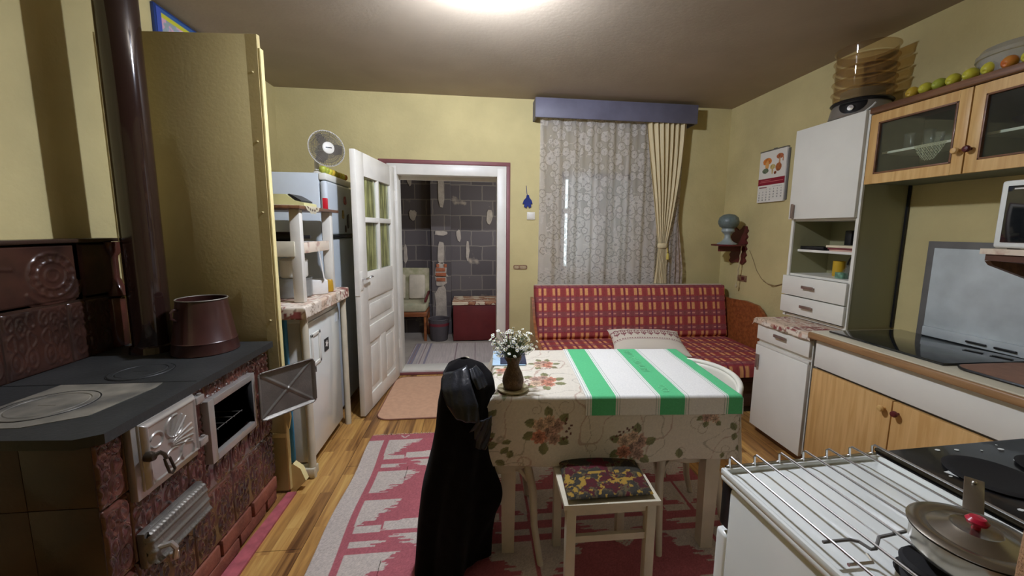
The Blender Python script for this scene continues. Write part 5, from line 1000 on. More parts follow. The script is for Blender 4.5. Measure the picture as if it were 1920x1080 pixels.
# ================================================================== CHAIRS
def cafe_chair(name, label, cx, cy, ang, back):
    e = empty(name, (cx, cy, 0), label, 'chair'); R_ = rotz((cx, cy, 0), ang); zs = .455
    def ob(nm, f, m): mb = MB(); mb.M = R_; f(mb); return obj(nm, mb, m, e)
    ob('seat', lambda b: b.lathe([(.0001, zs - .012), (.163, zs - .012), (.168, zs - .006), (.163, zs), (.0001, zs)], 40, cap=False), M['leather'])
    ob('seat_ring', lambda b: b.lathe([(.162, zs - .05), (.176, zs - .05), (.18, zs - .03), (.176, zs - .006), (.168, zs - .004), (.162, zs - .012)], 40, cap=False), M['chairpaint'])
    for sy in (-1, 1):
        ob('leg', lambda b: b.tube([(.12, sy * .115, zs - .03), (.145, sy * .15, .30), (.150, sy * .175, .15), (.172, sy * .235, .0)], [.02, .018, .016, .014], 10), M['chairpaint'])
        ob('leg', lambda b: b.tube([(-.12, sy * .115, zs - .03), (-.15, sy * .14, .30), (-.175, sy * .155, .12), (-.215, sy * .17, .0)], [.02, .018, .016, .014], 10), M['chairpaint'])
        ob('corner_brace', lambda b: b.tube([(.148, sy * .148, .255), (.135, sy * .14, .33), (.09, sy * .125, .385), (.02, sy * .12, .405)], .010, 8), M['chairpaint'])
    ob('corner_brace', lambda b: b.tube([(.15, -.145, .25), (.142, -.12, .34), (.14, -.05, .395), (.14, .05, .395), (.142, .12, .34), (.15, .145, .25)], .010, 8), M['chairpaint'])
    ob('corner_brace', lambda b: b.tube([(-.15, -.145, .25), (-.145, -.12, .34), (-.14, -.05, .395), (-.14, .05, .395), (-.145, .12, .34), (-.15, .145, .25)], .010, 8), M['chairpaint'])
    if back == 'hoop':
        for sy in (-1, 1): ob('back_post', lambda b: b.tube([(-.13, sy * .10, zs - .02), (-.135, sy * .11, .62), (-.14, sy * .10, .78), (-.145, sy * .06, .845), (-.147, 0, .862)], .012, 10), M['chairpaint'])
        ob('back_slat', lambda b: b.bar((-.138, -.105, .68), (-.138, .105, .68), .012, .06), M['chairpaint'])
    else:
        # curved shell back with a thick rolled rim and arms
        SP = 1.03; n, m_ = 60, 14; A, H_ = np.meshgrid(np.linspace(-SP, SP, n), np.linspace(0, 1, m_), indexing='ij'); r = .235 + .055 * H_; ztop = .765 - .02 * np.abs(A / SP) ** 2 - .10 * np.clip((np.abs(A) - SP + .25) / .3, 0, 1); z = .50 + (ztop - .50) * H_
        X = .02 - r * np.cos(A) * .92; Y = r * np.sin(A) * 1.0; W_ = np.stack([X, Y, z], -1) @ np.array(R_.to_3x3()).T + np.array(R_.translation); sheet('shell_back', W_[..., 0], W_[..., 1], W_[..., 2], M['plastic'], e, None, thick=.008)
        path = [R_ @ Vector((.02 - (.298) * math.cos(a) * .92, .298 * math.sin(a), .767 - .02 * (abs(a) / SP) ** 2 - .10 * max(0, (abs(a) - SP + .25) / .3))) for a in np.linspace(-SP, SP, 50)]
        obj('rolled_rim', MB().tube(path, .0135, 10), M['plastic'], e)
        ob('back_post', lambda b: b.bar((-.19, 0, .43), (-.205, 0, .52), .12, .012), M['plastic'])
    return e
cafe_chair('cafe_chair', 'cream bentwood chair tucked under the left of the table and covered by the black coat', .10, 1.775, 0.0, 'hoop')
cafe_chair('shell_chair', 'cream chair with a curved shell backrest at the right end of the table', .975, 1.775, PI + .02, 'shell')

# ================================================================== BLACK COAT over the back of the left chair
co = empty('black_coat', (-.13, 1.66, 0), 'long black coat with leather collar hanging over the chair left of the table', 'coat')
n, m_ = 150, 190; A, H_ = np.meshgrid(np.linspace(0, 2 * PI, n), np.linspace(0, 1, m_), indexing='ij')
z = .905 - .885 * H_ ; hh = H_
# centre line and half widths against height (x sideways, y in depth)
cxs = np.interp(hh, [0, .04, .12, .3, .55, .75, 1.0], [-.055, -.052, -.045, -.055, -.09, -.105, -.115])
wx = np.interp(hh, [0, .03, .08, .18, .4, .6, .8, 1.0], [.015, .072, .102, .114, .118, .135, .142, .145])
wy = np.interp(hh, [0, .03, .10, .3, .6, 1.0], [.015, .07, .13, .17, .19, .20])
gr = 1 + (.05 + .10 * hh) * np.sin(A * 5 + 1.3 + 1.2 * hh) + .035 * np.sin(A * 11 + 4 * hh) * hh + .04 * np.sin(A * 3 + 2)
flap = np.exp(-((A - 5.75) / .35) ** 2) * np.exp(-((hh - .66) / .16) ** 2) * .085
X = cxs + wx * gr * np.cos(A) + flap; Y = 1.655 + wy * gr * np.sin(A); Zc = z - .035 * np.sin(A * 2 + .6) * hh ** 3 - .01 * np.sin(A * 5) * hh
Zc = np.maximum(Zc, .012); sheet('coat_body', X, Y, Zc, M['fabricdark'], co, None, thick=.005)
def patch(name, pts, m, rows=10, bulge=.012, nrm=(0, -1, 0)):
    """small curved leather piece between a left and a right polyline"""
    L_, R_ = [np.array([Vector(p) for p in q], float) for q in pts]; k = len(L_); t = np.linspace(0, k - 1, rows * 2); i = np.minimum(t.astype(int), k - 2); f = (t - i)[:, None]
    l = L_[i] * (1 - f) + L_[i + 1] * f; r = R_[i] * (1 - f) + R_[i + 1] * f; u = np.linspace(0, 1, 14)[None, :, None]; W_ = l[:, None] * (1 - u) + r[:, None] * u + np.array(nrm) * bulge * np.sin(PI * u) + np.array(nrm) * .003 * np.sin(u * 17 + t[:, None, None] * 2)
    return sheet(name, W_[..., 0], W_[..., 1], W_[..., 2], m, co, None, thick=.004)
patch('collar', (((-.135, 1.60, .865), (-.140, 1.535, .82), (-.118, 1.505, .77), (-.085, 1.488, .722)), ((-.040, 1.585, .900), (-.020, 1.515, .84), (.005, 1.485, .775), (.008, 1.478, .705))), M['leather'], bulge=.018)
patch('collar_stand', (((-.03, 1.57, .89), (-.02, 1.53, .86), (.0, 1.52, .82)), ((-.005, 1.60, .895), (.025, 1.58, .865), (.045, 1.57, .82))), M['leather'])
patch('leather_cuff', (((.0, 1.492, .705), (-.035, 1.490, .655), (-.04, 1.49, .625), (-.02, 1.495, .60)), ((.058, 1.53, .705), (.056, 1.53, .64), (.048, 1.53, .60), (.035, 1.525, .565))), M['leather'])

# ================================================================== RIGHT WALL UNITS
CX = 2.0
def handle(mb_parent, c, d='y', L_=.05, name='handle'):
    x, y, z = c; mb = MB()
    if d == 'y': mb.box(x - .022, x - .016, y - L_, y + L_, z - .009, z + .011, .002).box(x - .017, x, y - L_ + .006, y + L_ - .006, z - .004, z + .004)
    else: mb.box(x - .022, x - .016, y - .011, y + .009, z - L_, z + L_, .002).box(x - .017, x, y - .004, y + .004, z - L_ + .006, z + L_ - .006)
    return obj(name, mb, M['handle'], mb_parent)
bc1 = empty('base_cabinet', (2.28, 2.36, 0), 'white low kitchen cabinet with one drawer and one door under the oilcloth', 'cabinet')
obj('cabinet_body', MB().box(CX + .02, 2.56, 2.125, 2.585, .075, .845), M['whitelam'], bc1)
obj('plinth', MB().box(CX + .05, 2.54, 2.13, 2.58, 0, .075), M['walnut'], bc1)
d1 = obj('drawer', MB().box(CX - .004, CX + .019, 2.13, 2.582, .70, .835, .002), M['whitelam'], bc1); handle(d1, (CX - .004, 2.355, .765))
d2 = obj('door', MB().box(CX - .004, CX + .019, 2.13, 2.582, .06, .655, .002), M['whitelam'], bc1); handle(d2, (CX - .004, 2.545, .545), 'z')
obj('grip_strip', MB().box(CX + .002, CX + .019, 2.13, 2.582, .657, .675, .002), M['white'], bc1)
bc1b = drape('oilcloth', CX - .012, 2.555, 2.127, 2.60, .8475, .04, 12, 'patterned beige oilcloth covering the white low cabinet beneath the drawers of the tall unit', 'tablecloth', M['attrsmooth'], sides=('x0', 'y0', 'y1'), big=.11, wave=.006)
bc2 = empty('sink_cabinet', (2.28, 1.6, 0), 'long low cabinet with honey wood doors under the worktop', 'cabinet')
obj('cabinet_body', MB().box(CX + .02, 2.56, .95, 2.10, .075, .83), M['seal'], bc2); obj('plinth', MB().box(CX + .06, 2.54, .96, 2.10, 0, .075), M['walnut'], bc2)
obj('white_fascia', MB().box(CX - .004, CX + .019, .95, 2.086, .665, .825, .002), M['whitelam'], bc2)
for y0, y1, ky in ((1.625, 2.09, 1.655), (1.155, 1.619, 1.59)):
    d_ = obj('door', MB().box(CX - .006, CX + .018, y0, y1, .085, .65, .002), M['oak'], bc2)
    kb = MB().lathe([(.0001, .0), (.006, .0), (.006, .012), (.014, .018), (.016, .026), (.012, .034), (.0001, .036)], 16, (0, 0, 0), 'z', cap=False); m2 = MB(); m2.M = Matrix.Translation((CX - .006, ky, .60)) @ Matrix.Rotation(-PI / 2, 4, 'Y'); m2.add(kb.v, kb.f, True)
    o = obj('knob', m2, M['oakh'] if ky > 1.62 else M['darkred'], d_); o['label'] = 'pale wooden knob' if ky > 1.62 else 'dark red brown knob'
wt = empty('worktop', (2.28, 1.55, .83), 'cream kitchen worktop with a wooden front edge', 'worktop')
obj('worktop_slab', MB().box(CX - .012, 2.565, .95, 2.122, .832, .87, .002), M['worktop'], wt); obj('front_edge', MB().box(CX - .035, CX - .012, .95, 2.122, .828, .866, .008, 3), M['edge'], wt)
thing('glass_cover_plate', MB().box(2.06, 2.535, 1.49, 2.075, .8705, .882, .003), M['glassplate'], 'large dark smoked glass plate lying on the worktop beside the tall unit', 'glass plate')
cbp = [(x, y) for x, y in rrect(2.075, 2.46, 1.02, 1.47, .06)]
cb = empty('cutting_board', (2.27, 1.25, .8705), 'reddish brown cutting board with rounded corners near the front of the worktop', 'cutting board')
obj('board_plate', MB().prism(cbp, .8705, .884), M['corkbrown'], cb); obj('dark_rim', MB().tube([(x, y, .8775) for x, y in cbp], .0066, 6, closed=True), M['dark'], cb)
wp = empty('splash_panel', (XR - .01, 1.55, .872), 'large pale panel with a grey border standing on the worktop against the right wall', 'panel')
obj('grey_border', MB().box(XR - .018, XR - .002, .95, 2.005, .872, 1.412, .003), M['seal'], wp); obj('white_sheet', MB().box(XR - .026, XR - .0185, .95, 1.965, .90, 1.375, .002), mat('pale_glossy_sheet', (196, 204, 204), .25), wp)
obj('lower_ledge', MB().box(XR - .045, XR - .0265, .95, 1.955, .882, .935, .003), mat('pale_ledge', (190, 198, 198), .3), wp)
for y in (1.70, 1.585): obj('slot_grip', MB().box(XR - .056, XR - .0455, y - .042, y + .042, .898, .908, .003), M['dark'], wp)
# tall unit
TX, TY0, TY1, TZ0, TZ1 = 2.25, 2.155, 2.665, .853, 2.155
tu = empty('tall_cabinet', (2.4, 2.41, TZ0), 'tall white wall unit with a door above, open shelves and two drawers', 'cabinet'); TB = 2.552
obj('near_side_panel', MB().box(TX + .012, TB, TY0, TY0 + .018, TZ0, TZ1), M['green'], tu); obj('far_side_panel', MB().box(TX + .012, TB, TY1 - .018, TY1, TZ0, TZ1), M['green'], tu)
obj('white_front_edges', MB().box(TX, TX + .0118, TY0 - .001, TY0 + .019, TZ0, TZ1).box(TX, TX + .0118, TY1 - .019, TY1 + .001, TZ0, TZ1), M['whitelam'], tu)
obj('back_panel', MB().box(TB, TB + .01, TY0, TY1, TZ0, TZ1), M['green'], tu)
obj('back_gap_shade', MB().box(TB + .0005, TB + .012, TY0 - .012, TY0 - .0003, TZ0 + .02, 1.74), M['dark'], tu)  # black strip standing in for the shade in the gap behind the unit
for z in (TZ0 + .001, 1.146, 1.318, 1.53, TZ1 - .018): obj('shelf', MB().box(TX + .012 + (.04 if z == 1.318 else 0), TB - .001, TY0 + .0185, TY1 - .0185, z, z + .016), M['whitelam'], tu)
d_ = obj('upper_door', MB().box(TX - .022, TX - .002, TY0 + .012, TY1 + .01, 1.545, TZ1 - .002, .003), M['whitelam'], tu); handle(d_, (TX - .022, TY1 - .035, 1.60), 'z')
for z0, z1 in ((TZ0 + .03, 1.003), (1.010, 1.146)):
    d_ = obj('drawer', MB().box(TX - .022, TX - .002, TY0 + .008, TY1 + .008, z0, z1, .003), M['whitelam'], tu); handle(d_, (TX - .022, 2.43, (z0 + z1) / 2 + .003), 'y', .048)
for i, (c, th, lb) in enumerate(((((206, 168, 150)), .010, 'pinkish folder at the bottom of the pile on the open shelf'), ((120, 60, 60), .012, 'dark red folder in the middle of the pile on the open shelf'), ((222, 210, 178), .014, 'cream folder on top of the pile on the open shelf'))):
    z = 1.3345 + sum((.010, .012, .014)[:i]) + i * .0006; mb = MB(); mb.M = rotz((2.39, 2.285, 0), .06 * i); mb.box(-.09, .09, -.10, .10 + .012 * i, z, z + th, .001); thing('folder', mb, mat('folder_card', c, .6), lb, 'folder')
thing('black_case', MB().box(2.30, 2.46, 2.43, 2.625, 1.3345, 1.358, .005), M['dark'], 'flat black case on the open shelf of the tall unit', 'case')
thing('black_speaker', MB().box(2.44, 2.49, 2.375, 2.425, 1.3345, 1.47, .008), M['dark'], 'small upright black box at the back of the open shelf', 'box')
thing('yellow_mug', MB().lathe([(.0001, 1.1625), (.032, 1.1625), (.034, 1.17), (.034, 1.265), (.03, 1.265), (.029, 1.172), (.0001, 1.17)], 24, (2.42, 2.42, 0), cap=False), mat('yellow_glaze', (196, 158, 44), .3), 'tall yellow beaker on the lower open shelf', 'beaker')
jb = empty('glass_basket', (2.385, 2.28, 1.1625), 'clear glass pot with a dark arched handle on the lower open shelf', 'glass pot')
obj('glass_bowl', MB().lathe([(.0001, 1.1635), (.045, 1.1635), (.06, 1.19), (.055, 1.215), (.04, 1.235), (.044, 1.25), (.04, 1.25), (.036, 1.235), (.05, 1.21), (.054, 1.192), (.042, 1.168), (.0001, 1.167)], 28, (2.385, 2.275, 0), cap=False), M['clearglass'], jb)
obj('arched_handle', MB().tube([(2.385, 2.275 + .05 * math.cos(a), 1.235 + .075 * math.sin(a)) for a in np.linspace(-.1, PI + .1, 18)], .005, 8), M['dark'], jb)
thing('green_packet', MB().prism(rrect(2.31, 2.36, 2.28, 2.34, .012, 4), 1.1625, 1.20), mat('green_packet_foil', (110, 150, 124), .4, var=.5, scale=40), 'small green and white packet in front of the glass pot', 'packet')
# upper glass cabinet
UX, UY0, UY1, UZ0, UZ1 = 2.25, 1.02, 2.138, 1.735, 2.12
uc = empty('glass_door_cabinet', (2.4, 1.6, UZ0), 'honey wood wall cabinet with two glazed doors and a brown top board', 'cabinet')
ins = mat('dark_green_cabinet_inside', (112, 116, 96), .6)
mb = MB().box(UX + .012, XR - .002, UY0, UY0 + .016, UZ0, UZ1).box(UX + .012, XR - .002, UY1 - .016, UY1, UZ0, UZ1).box(UX + .012, XR - .002, UY0 + .0165, UY1 - .0165, UZ0, UZ0 + .016).box(XR - .01, XR - .002, UY0 + .0165, UY1 - .0165, UZ0 + .0165, UZ1); mb.box(UX + .012, XR - .011, 1.655, 1.67, UZ0 + .0165, UZ1 - .001)
obj('cabinet_carcass', mb, ins, uc)
obj('top_board', MB().box(UX - .03, XR - .002, UY0 - .02, UY1 + .0, UZ1 + .0005, UZ1 + .034, .005), M['walnut'], uc)
for y0, y1 in ((UY0 + .018, 1.654), (1.671, UY1 - .018)): obj('inner_shelf', MB().box(UX + .06, XR - .011, y0, y1, 1.90, 1.912), M['whitelam'], uc)
for y0, y1, ky in ((1.668, UY1 + .004, 1.688), (1.115, 1.662, 1.642)):
    fw = .048; z0, z1 = UZ0 - .003, UZ1 - .003; d_ = obj('door_frame', MB().box(UX - .01, UX + .010, y0, y0 + fw, z0, z1, .002).box(UX - .01, UX + .010, y1 - fw, y1, z0, z1, .002).box(UX - .0098, UX + .0098, y0 + fw, y1 - fw, z0, z0 + fw + .005).box(UX - .0098, UX + .0098, y0 + fw, y1 - fw, z1 - fw, z1), M['oakh'], uc)
    a, b_, c, e_ = y0 + fw, y1 - fw, z0 + fw + .005, z1 - fw
    obj('brown_bead', MB().box(UX - .013, UX + .004, a, a + .009, c, e_, .002).box(UX - .013, UX + .004, b_ - .009, b_, c, e_, .002).box(UX - .013, UX + .004, a, b_, c, c + .009, .002).box(UX - .013, UX + .004, a, b_, e_ - .009, e_, .002), M['walnut'], d_)
    obj('glass_pane', MB().box(UX - .002, UX + .001, a, b_, c, e_), M['glass'], d_)
    m2 = MB(); m2.M = Matrix.Translation((UX - .010, ky, 1.838)) @ Matrix.Rotation(-PI / 2, 4, 'Y'); m2.add(kb.v, kb.f, True); o = obj('knob', m2, M['oakh'] if ky > 1.66 else mat('dark_red_knob', (88, 32, 34), .3), d_); o['label'] = 'pale wooden knob' if ky > 1.66 else 'dark red knob'
def cup(cx, cy, z, label):
    e = empty('teacup', (cx, cy, z), label, 'cup', 'cups on the glass cabinet floor'); z += .0008
    obj('cup_bowl', MB().lathe([(.0001, z), (.018, z), (.024, z + .01), (.032, z + .03), (.036, z + .034), (.034, z + .036), (.03, z + .03), (.02, z + .012), (.0001, z + .008)], 24, (cx, cy, 0), cap=False), M['porcelain'], e)
    obj('cup_handle', MB().tube([(cx, cy + .031 + .014 * math.sin(a), z + .018 - .010 * math.cos(a)) for a in np.linspace(0, PI, 9)], .003, 6), M['porcelain'], e); return e
for i, (y, lb) in enumerate(((2.03, 'white teacup in the glass cabinet nearest the tall unit'), (1.925, 'middle white teacup of the three behind the left glass door'), (1.815, 'white teacup behind the left glass door nearest the knobs'), (1.575, 'white teacup behind the right glass door'))): cup(2.36, y, UZ0 + .0165, lb)
def tumbler(cy, label, r=.024, h=.085):
    thing('drinking_glass', MB().lathe([(.0001, 1.9128), (r * .8, 1.9128), (r, 1.9128 + h), (r - .002, 1.9128 + h), (r * .75, 1.918), (.0001, 1.918)], 24, (2.37, cy, 0), cap=False), M['clearglass'], label, 'glass', 'glasses on the inner shelf')
tumbler(2.03, 'clear drinking glass at the left end of the cabinet inner shelf'); tumbler(1.93, 'clear drinking glass between the end glass and the glass dome'); tumbler(1.88, 'short clear drinking glass beside the glass dome', .02, .06)
gdm = empty('glass_sugar_bowl', (2.38, 1.81, 1.9128), 'lidded glass bowl standing on the lace doily in the glass cabinet', 'bowl')
obj('bowl_body', MB().lathe([(.0001, 1.9132), (.05, 1.9132), (.062, 1.925), (.06, 1.928), (.048, 1.918), (.0001, 1.917)], 24, (2.38, 1.81, 0), cap=False), M['clearglass'], gdm); obj('bowl_lid', MB().lathe([(.06, 1.929), (.045, 1.948), (.02, 1.958), (.006, 1.962), (.01, 1.978), (.0001, 1.982)], 24, (2.38, 1.81, 0), cap=False), M['clearglass'], gdm)
n, m_ = 60, 40; U, V = np.meshgrid(np.linspace(-1, 1, n), np.linspace(0, 1, m_), indexing='ij'); al = ((np.sin(U * 40) * np.sin(V * 34) > -.15) * .95).astype(float); al[V > (1 - np.abs(U) ** 2.0) + .05] = 0
cc = np.concatenate([np.ones(U.shape + (1,)) * c for c in (206, 204, 178)] + [al[..., None]], -1); props(sheet('hanging_doily', 2.306 - .0 * U, 1.87 + U * .075, 1.913 - .085 * V, M['lace'], None, cc), 'small lace doily hanging over the inner shelf of the glass cabinet', 'doily')
thing('dark_dish', MB().lathe([(.0001, 1.9128), (.04, 1.9128), (.1, 1.945), (.115, 1.96), (.11, 1.96), (.04, 1.92), (.0001, 1.918)], 30, (2.42, 1.50, 0), cap=False), M['dark'], 'dark shallow dish on the inner shelf behind the right glass door', 'dish')
# fruit on top of it
ql = [(1.955, 2, 'yellow'), (1.893, 0, 'yellow green'), (1.832, 1, 'green'), (1.773, 0, 'yellow green'), (1.705, 0, 'yellow green'), (1.636, 0, 'yellow green'), (1.566, 3, 'orange red flushed'), (1.50, 0, 'yellow green')]
for i, (y, k, c) in enumerate(ql): fruit(k, (2.262, y, UZ1 + .035), .0285, (random.uniform(-.35, .35), 1.25 + random.uniform(-.2, .2), 1.14), f'{c} quince, {nth[i]} from the tall unit in the row on the glass cabinet', 'quinces in a row on the glass door cabinet', 'quince')
cbx = empty('cloudy_container', (2.40, 1.60, UZ1 + .035), 'round cloudy clear plastic container behind the quinces on the glass cabinet', 'container'); z = UZ1 + .0355
obj('container_body', MB().lathe([(.0001, z), (.13, z), (.14, z + .01), (.15, z + .075), (.147, z + .075), (.137, z + .012), (.0001, z + .004)], 44, (2.395, 1.60, 0), cap=False), M['tub'], cbx); obj('container_lid', MB().lathe([(.15, z + .076), (.156, z + .078), (.156, z + .095), (.150, z + .10), (.14, z + .118), (.13, z + .122), (.0001, z + .122)], 44, (2.395, 1.60, 0), cap=False), M['tub'], cbx)
# dehydrator on the tall unit
dh = empty('food_dehydrator', (2.41, 2.37, TZ1 + .001), 'round food dehydrator with smoky see-through trays on top of the tall unit', 'dehydrator'); DC = (2.385, 2.36, 0); z = TZ1 + .0015
obj('motor_base', MB().lathe([(.0001, z), (.155, z), (.162, z + .01), (.150, z + .07), (.140, z + .085), (.0001, z + .085)], 48, DC, cap=False), mat('silver_grey_plastic', (142, 136, 126), .35, metal=.3), dh)
obj('black_rim', MB().lathe([(.135, z + .084), (.152, z + .086), (.158, z + .094), (.152, z + .102), (.12, z + .103)], 48, DC, cap=False), M['dark'], dh)
# control face: dark half moon on the side towards the room
fa = math.radians(208); n, m_ = 40, 20; U, V = np.meshgrid(np.linspace(-1, 1, n), np.linspace(0, 1, m_), indexing='ij'); half = .48 * np.sqrt(np.clip(1 - (1 - V) ** 2, 0.0, 1)); th = fa + U * half; zz = z + .012 + V * .07; rr_ = np.interp(zz - z, [.01, .07, .085], [.1645, .1525, .1425])
sheet('control_face', DC[0] + rr_ * np.cos(th), DC[1] + rr_ * np.sin(th), zz, M['dark'], dh)
obj('control_knob', MB().lathe([(.0001, .018), (.016, .015), (.02, .002), (.02, 0)], 20, (0, 0, 0), cap=False), M['chrome'], dh)
ko = bpy.data.objects['control_knob']; ko.matrix_basis = Matrix.Translation(Vector((DC[0] + .158 * math.cos(fa), DC[1] + .158 * math.sin(fa), z + .042)) - Vector(BASE[dh.name])) @ Matrix.Rotation(fa, 4, 'Z') @ Matrix.Rotation(PI / 2, 4, 'Y') @ Matrix.Translation(Vector(BASE[dh.name]) * 1.0)
for k in range(5):
    z1 = z + .105 + k * .062; obj('drying_tray', MB().lathe([(.13, z1), (.145, z1 + .008), (.152, z1 + .05), (.160, z1 + .056), (.160, z1 + .06), (.148, z1 + .0605), (.142, z1 + .012)], 48, DC, cap=False).lathe([(.0001, z1 + .004), (.13, z1 + .004)], 30, DC, cap=False), M['smoke'], dh)
obj('tray_core', MB().lathe([(.11, z + .106), (.11, z + .165), (.10, z + .17), (.0001, z + .17)], 36, DC, cap=False), M['tub'], dh)
thing('white_cable_clip', MB().tube([(2.27, 2.215, TZ1 + .008), (2.285, 2.19, TZ1 + .03), (2.30, 2.185, TZ1 + .05)], .005, 6), M['porcelain'], 'small white plug end beside the dehydrator on the tall unit', 'plug')
# microwave on its wall shelf
ms = empty('microwave_shelf', (2.35, 1.35, 1.32), 'wooden wall shelf wrapped in pale patterned cloth under the microwave', 'shelf')
obj('shelf_board', MB().prism([(2.541, .95), (2.541, 1.515), (2.19, 1.515), (2.19, .95)], 1.368, 1.392), M['oilpale'], ms)
obj('bracket', MB().prism([(2.20, 1.338), (2.508, 1.338), (2.508, 1.22), (2.48, 1.24), (2.22, 1.32)], 1.48, 1.50, 'y'), M['walnut'], ms)
obj('under_board', MB().prism([(2.20, 1.34), (2.20, 1.3675), (2.54, 1.3675), (2.54, 1.31)], 1.0, 1.50, 'y'), mat('dark_brown_underside', (88, 54, 38), .5), ms)
mw = empty('microwave', (2.38, 1.25, 1.393), 'white microwave oven with a dark window at the right picture edge', 'microwave')
obj('microwave_case', MB().box(2.215, 2.55, .99, 1.475, 1.398, 1.672, .008), M['whitelam'], mw)
obj('door_panel', MB().box(2.19, 2.214, 1.06, 1.478, 1.396, 1.675, .012, 3), M['enamel'], mw)
obj('dark_window', MB().box(2.186, 2.1905, 1.10, 1.452, 1.42, 1.652, .004), M['glassplate'], mw)
obj('white_mark', MB().box(2.185, 2.1862, 1.33, 1.43, 1.636, 1.642), M['paper'], mw)
for y in (1.05, 1.44): obj('foot', MB().box(2.23, 2.26, y - .012, y + .012, 1.3925, 1.3985), M['dark'], mw)
# ================================================================== GAS COOKER
GM = Matrix.Translation((.597, .858, 0)) @ Matrix.Rotation(.045, 4, 'Z')      # origin: front left corner; x right, y towards table (0), -y to us
gc = empty('gas_cooker', (.82, .62, 0), 'white enamel gas cooker with a chrome wire grid on top', 'cooker'); GW, GD = .455, .56; gz = .868
def g(nm, f, m, p=None): mb = MB(); mb.M = GM; f(mb); return obj(nm, mb, m, p or gc)
g('cooker_body', lambda b: b.box(.006, GW - .004, -GD, -.028, .02, gz - .028, .012, 3), M['enamel'])
g('front_panel', lambda b: b.box(.012, GW - .01, -.026, .006, .72, gz - .022, .006), M['dark'])
g('oven_door', lambda b: b.box(.012, GW - .01, -.026, .016, .10, .705, .01, 3), M['enamel'])
for x in (.06, .13, .20, .27, .34): g('control_knob', lambda b: b.tube([(x, .006, .785), (x, .028, .785)], .018, 14), M['dark'])
g('oven_handle', lambda b: b.tube([(.05, .018, .66), (.05, .04, .66), (.38, .04, .66), (.38, .018, .66)], .006, 8), M['chrome'])
hob = g('hob_top', lambda b: b.box(0, GW, -GD, .0, gz - .026, gz - .006, .008, 3).box(0, .012, -GD, .0, gz - .012, gz + .006, .005).box(GW - .012, GW, -GD, .0, gz - .012, gz + .006, .005).box(.0, GW, -.012, .0, gz - .012, gz + .006, .005), M['enamel'])
gz2 = gz + .034
gr_ = g('wire_grid', lambda b: [b.tube([(x, -.004, gz + .006), (x, -.002, gz2 - .006), (x, -.008, gz2), (x, -GD + .02, gz2)], .0028, 7) for x in np.linspace(.022, GW - .018, 7)], M['chrome'])
g('grid_front_bar', lambda b: b.tube([(.012, -.003, gz + .008), (GW - .008, -.003, gz + .008)], .003, 7), M['chrome'], gr_)
g('pan_support', lambda b: b.tube([(.012, -.270, gz2 - .006), (.066, -.272, gz2 - .006), (.078, -.279, gz2 - .006), (.082, -.297, gz2 - .006), (.092, -.297, gz2 - .006), (.125, -.275, gz2 - .006), (.19, -.270, gz2 - .006)], .0030, 7), M['seal'], gr_)
g('pan_support', lambda b: b.tube([(.012, -.318, gz2 - .008), (.058, -.32, gz2 - .008), (.066, -.304, gz2 - .008)], .0030, 7), M['chrome'], gr_)
for x, y in ((.165, -.335), (.36, -.40)):
    g('burner_cap', lambda b: b.lathe([(.0001, gz + .026), (.04, gz + .024), (.045, gz + .018), (.042, gz + .0), (.05, gz - .006), (.0001, gz - .006)], 28, (x, y, 0), cap=False), M['blackmat'], hob)
# pot with lid
PC = Vector((.812, .508, gz2 + .0035)); sp = empty('saucepan', PC, 'steel saucepan with a red knobbed lid standing on the cooker grid', 'saucepan'); pz = PC.z; PR, PH = .077, .050
obj('pan_body', MB().lathe([(.0001, pz), (PR - .02, pz), (PR - .006, pz + .008), (PR, pz + .02), (PR, pz + PH), (PR + .005, pz + PH + .001), (PR - .004, pz + PH + .001), (PR - .006, pz + .02), (.0001, pz + .006)], 56, (PC.x, PC.y, 0), cap=False), M['steel'], sp)
ld = obj('pan_lid', MB().lathe([(PR + .004, pz + PH + .002), (PR + .006, pz + PH + .005), (PR, pz + PH + .009), (PR - .014, pz + PH + .009), (PR - .02, pz + PH + .007), (PR - .026, pz + PH + .010), (.036, pz + PH + .016), (.031, pz + PH + .019), (.026, pz + PH + .017), (.0001, pz + PH + .018)], 64, (PC.x, PC.y, 0), cap=False), M['steel'], sp)
obj('lid_knob', MB().lathe([(.006, pz + PH + .017), (.005, pz + PH + .024), (.013, pz + PH + .027), (.0145, pz + PH + .032), (.010, pz + PH + .037), (.0001, pz + PH + .038)], 24, (PC.x, PC.y, 0), cap=False), mat('red_bakelite', (170, 24, 52), .2, coat=.5), ld)
hd = Vector((.80, .58, 0)).normalized(); hp = Vector((PC.x, PC.y, pz + PH - .01)) + hd * (PR + .001)
hb = MB().bar(hp, hp + hd * .105 + Vector((0, 0, .034)), .027, .003, bev=.0015); obj('pan_handle', hb, M['steel'], sp)
e2 = hp + hd * .092 + Vector((0, 0, .033)); obj('handle_rivet', MB().sphere(e2, .004, 8, .7), M['chrome'], sp)
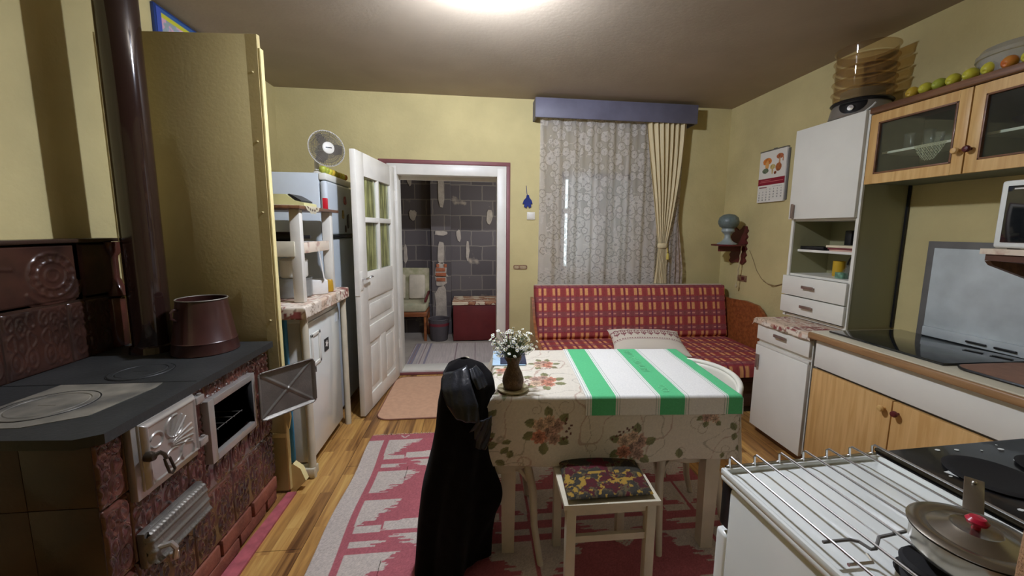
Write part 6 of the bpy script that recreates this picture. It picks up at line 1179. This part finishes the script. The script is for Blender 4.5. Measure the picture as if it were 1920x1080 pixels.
# black speckled hob to the right, glass things behind it
bh = empty('black_hob', (1.3, .6, 0), 'black speckled enamel hob unit to the right of the white cooker', 'hob'); bx0 = GW + .006
g('hob_cabinet', lambda b: b.box(bx0 + .012, bx0 + .50, -GD, -.03, .0, gz - .03, .01), M['white'], bh)
spk = mat('black_speckled_enamel', (34, 34, 35), .3, col2=(14, 14, 15), scale=14, coat=.3)
g('black_plate', lambda b: b.box(bx0, bx0 + .51, -GD, .012, gz - .03, gz + .004, .006), spk, bh)
g('side_rail', lambda b: b.box(bx0, bx0 + .016, -GD, .012, gz + .0045, gz + .014, .003).box(bx0 + .024, bx0 + .029, -GD, .0, gz + .0045, gz + .010, .002), mat('dark_bronze_rail', (78, 72, 60), .22, metal=.8), bh)
for (x, y, r) in ((.17, -.13, .085), (.36, -.14, .07), (.18, -.36, .07), (.38, -.36, .085)): g('hotplate', lambda b: b.lathe([(r, gz + .0045), (r + .004, gz + .009), (r - .006, gz + .012), (r - .02, gz + .009), (.0001, gz + .009)], 40, (bx0 + x, y, 0), cap=False), M['blackmat'], bh)
fl = MB(); fl.M = GM; r9 = random.Random(4)
for i in range(38):
    x, y, s_ = bx0 + r9.uniform(.05, .49), r9.uniform(-.30, .0), r9.uniform(.002, .0055); fl.prism([(x + s_ * 1.6 * math.cos(a), y + s_ * math.sin(a)) for a in np.linspace(0, 2 * PI, 7)[:-1]], gz + .0046, gz + .0054)
sp_ = obj('white_flecks', fl, M['enamel'], bh); sp_['kind'] = 'stuff'
g('chipped_patch', lambda b: b.prism([(bx0 + .075, -.095), (bx0 + .12, -.09), (bx0 + .115, -.112), (bx0 + .085, -.118)], gz + .0046, gz + .0056), M['enamel'], bh)
gt = empty('glass_lid_tray', (1.62, .86, 0), 'grey glass lidded metal unit behind the black hob near the right picture edge', 'tray'); 
g('unit_cabinet', lambda b: b.box(bx0 + .53, bx0 + .95, -.40, -.02, 0, gz - .04, .01), M['white'], gt)
g('glass_top', lambda b: b.box(bx0 + .52, bx0 + .96, -.42, .035, gz - .038, gz - .026, .004), mat('grey_reflective_glass', (98, 100, 88), .12, coat=.6, col2=(70, 74, 62), scale=5), gt)
g('white_bars', lambda b: [b.box(bx0 + .54 + .13 * k, bx0 + .62 + .13 * k, -.06 - .05 * (k % 2), -.03 - .05 * (k % 2), gz - .025, gz - .012, .004) for k in range(3)], M['enamel'], gt)
# knitted brown jar cosy at the near edge of the cooker
jc = empty('jar_cosy', (.738, .366, gz2 + .004), 'brown knitted covered jar at the right picture edge in front of the saucepan', 'jar'); zj = gz2 + .0035
kn = mat('brown_knit', (150, 112, 76), .95, var=.3, scale=90, bump=.6, bscale=260)
obj('knitted_cover', MB().lathe([(.0001, zj), (.036, zj), (.041, zj + .02), (.042, zj + .10), (.041, zj + .20), (.036, zj + .24), (.0001, zj + .245)], 36, (.738, .366, 0), cap=False), kn, jc)
obj('red_pompom', MB().sphere((.738, .366, zj + .255), .016, 8), mat('orange_red_wool', (190, 70, 50), .9), jc)
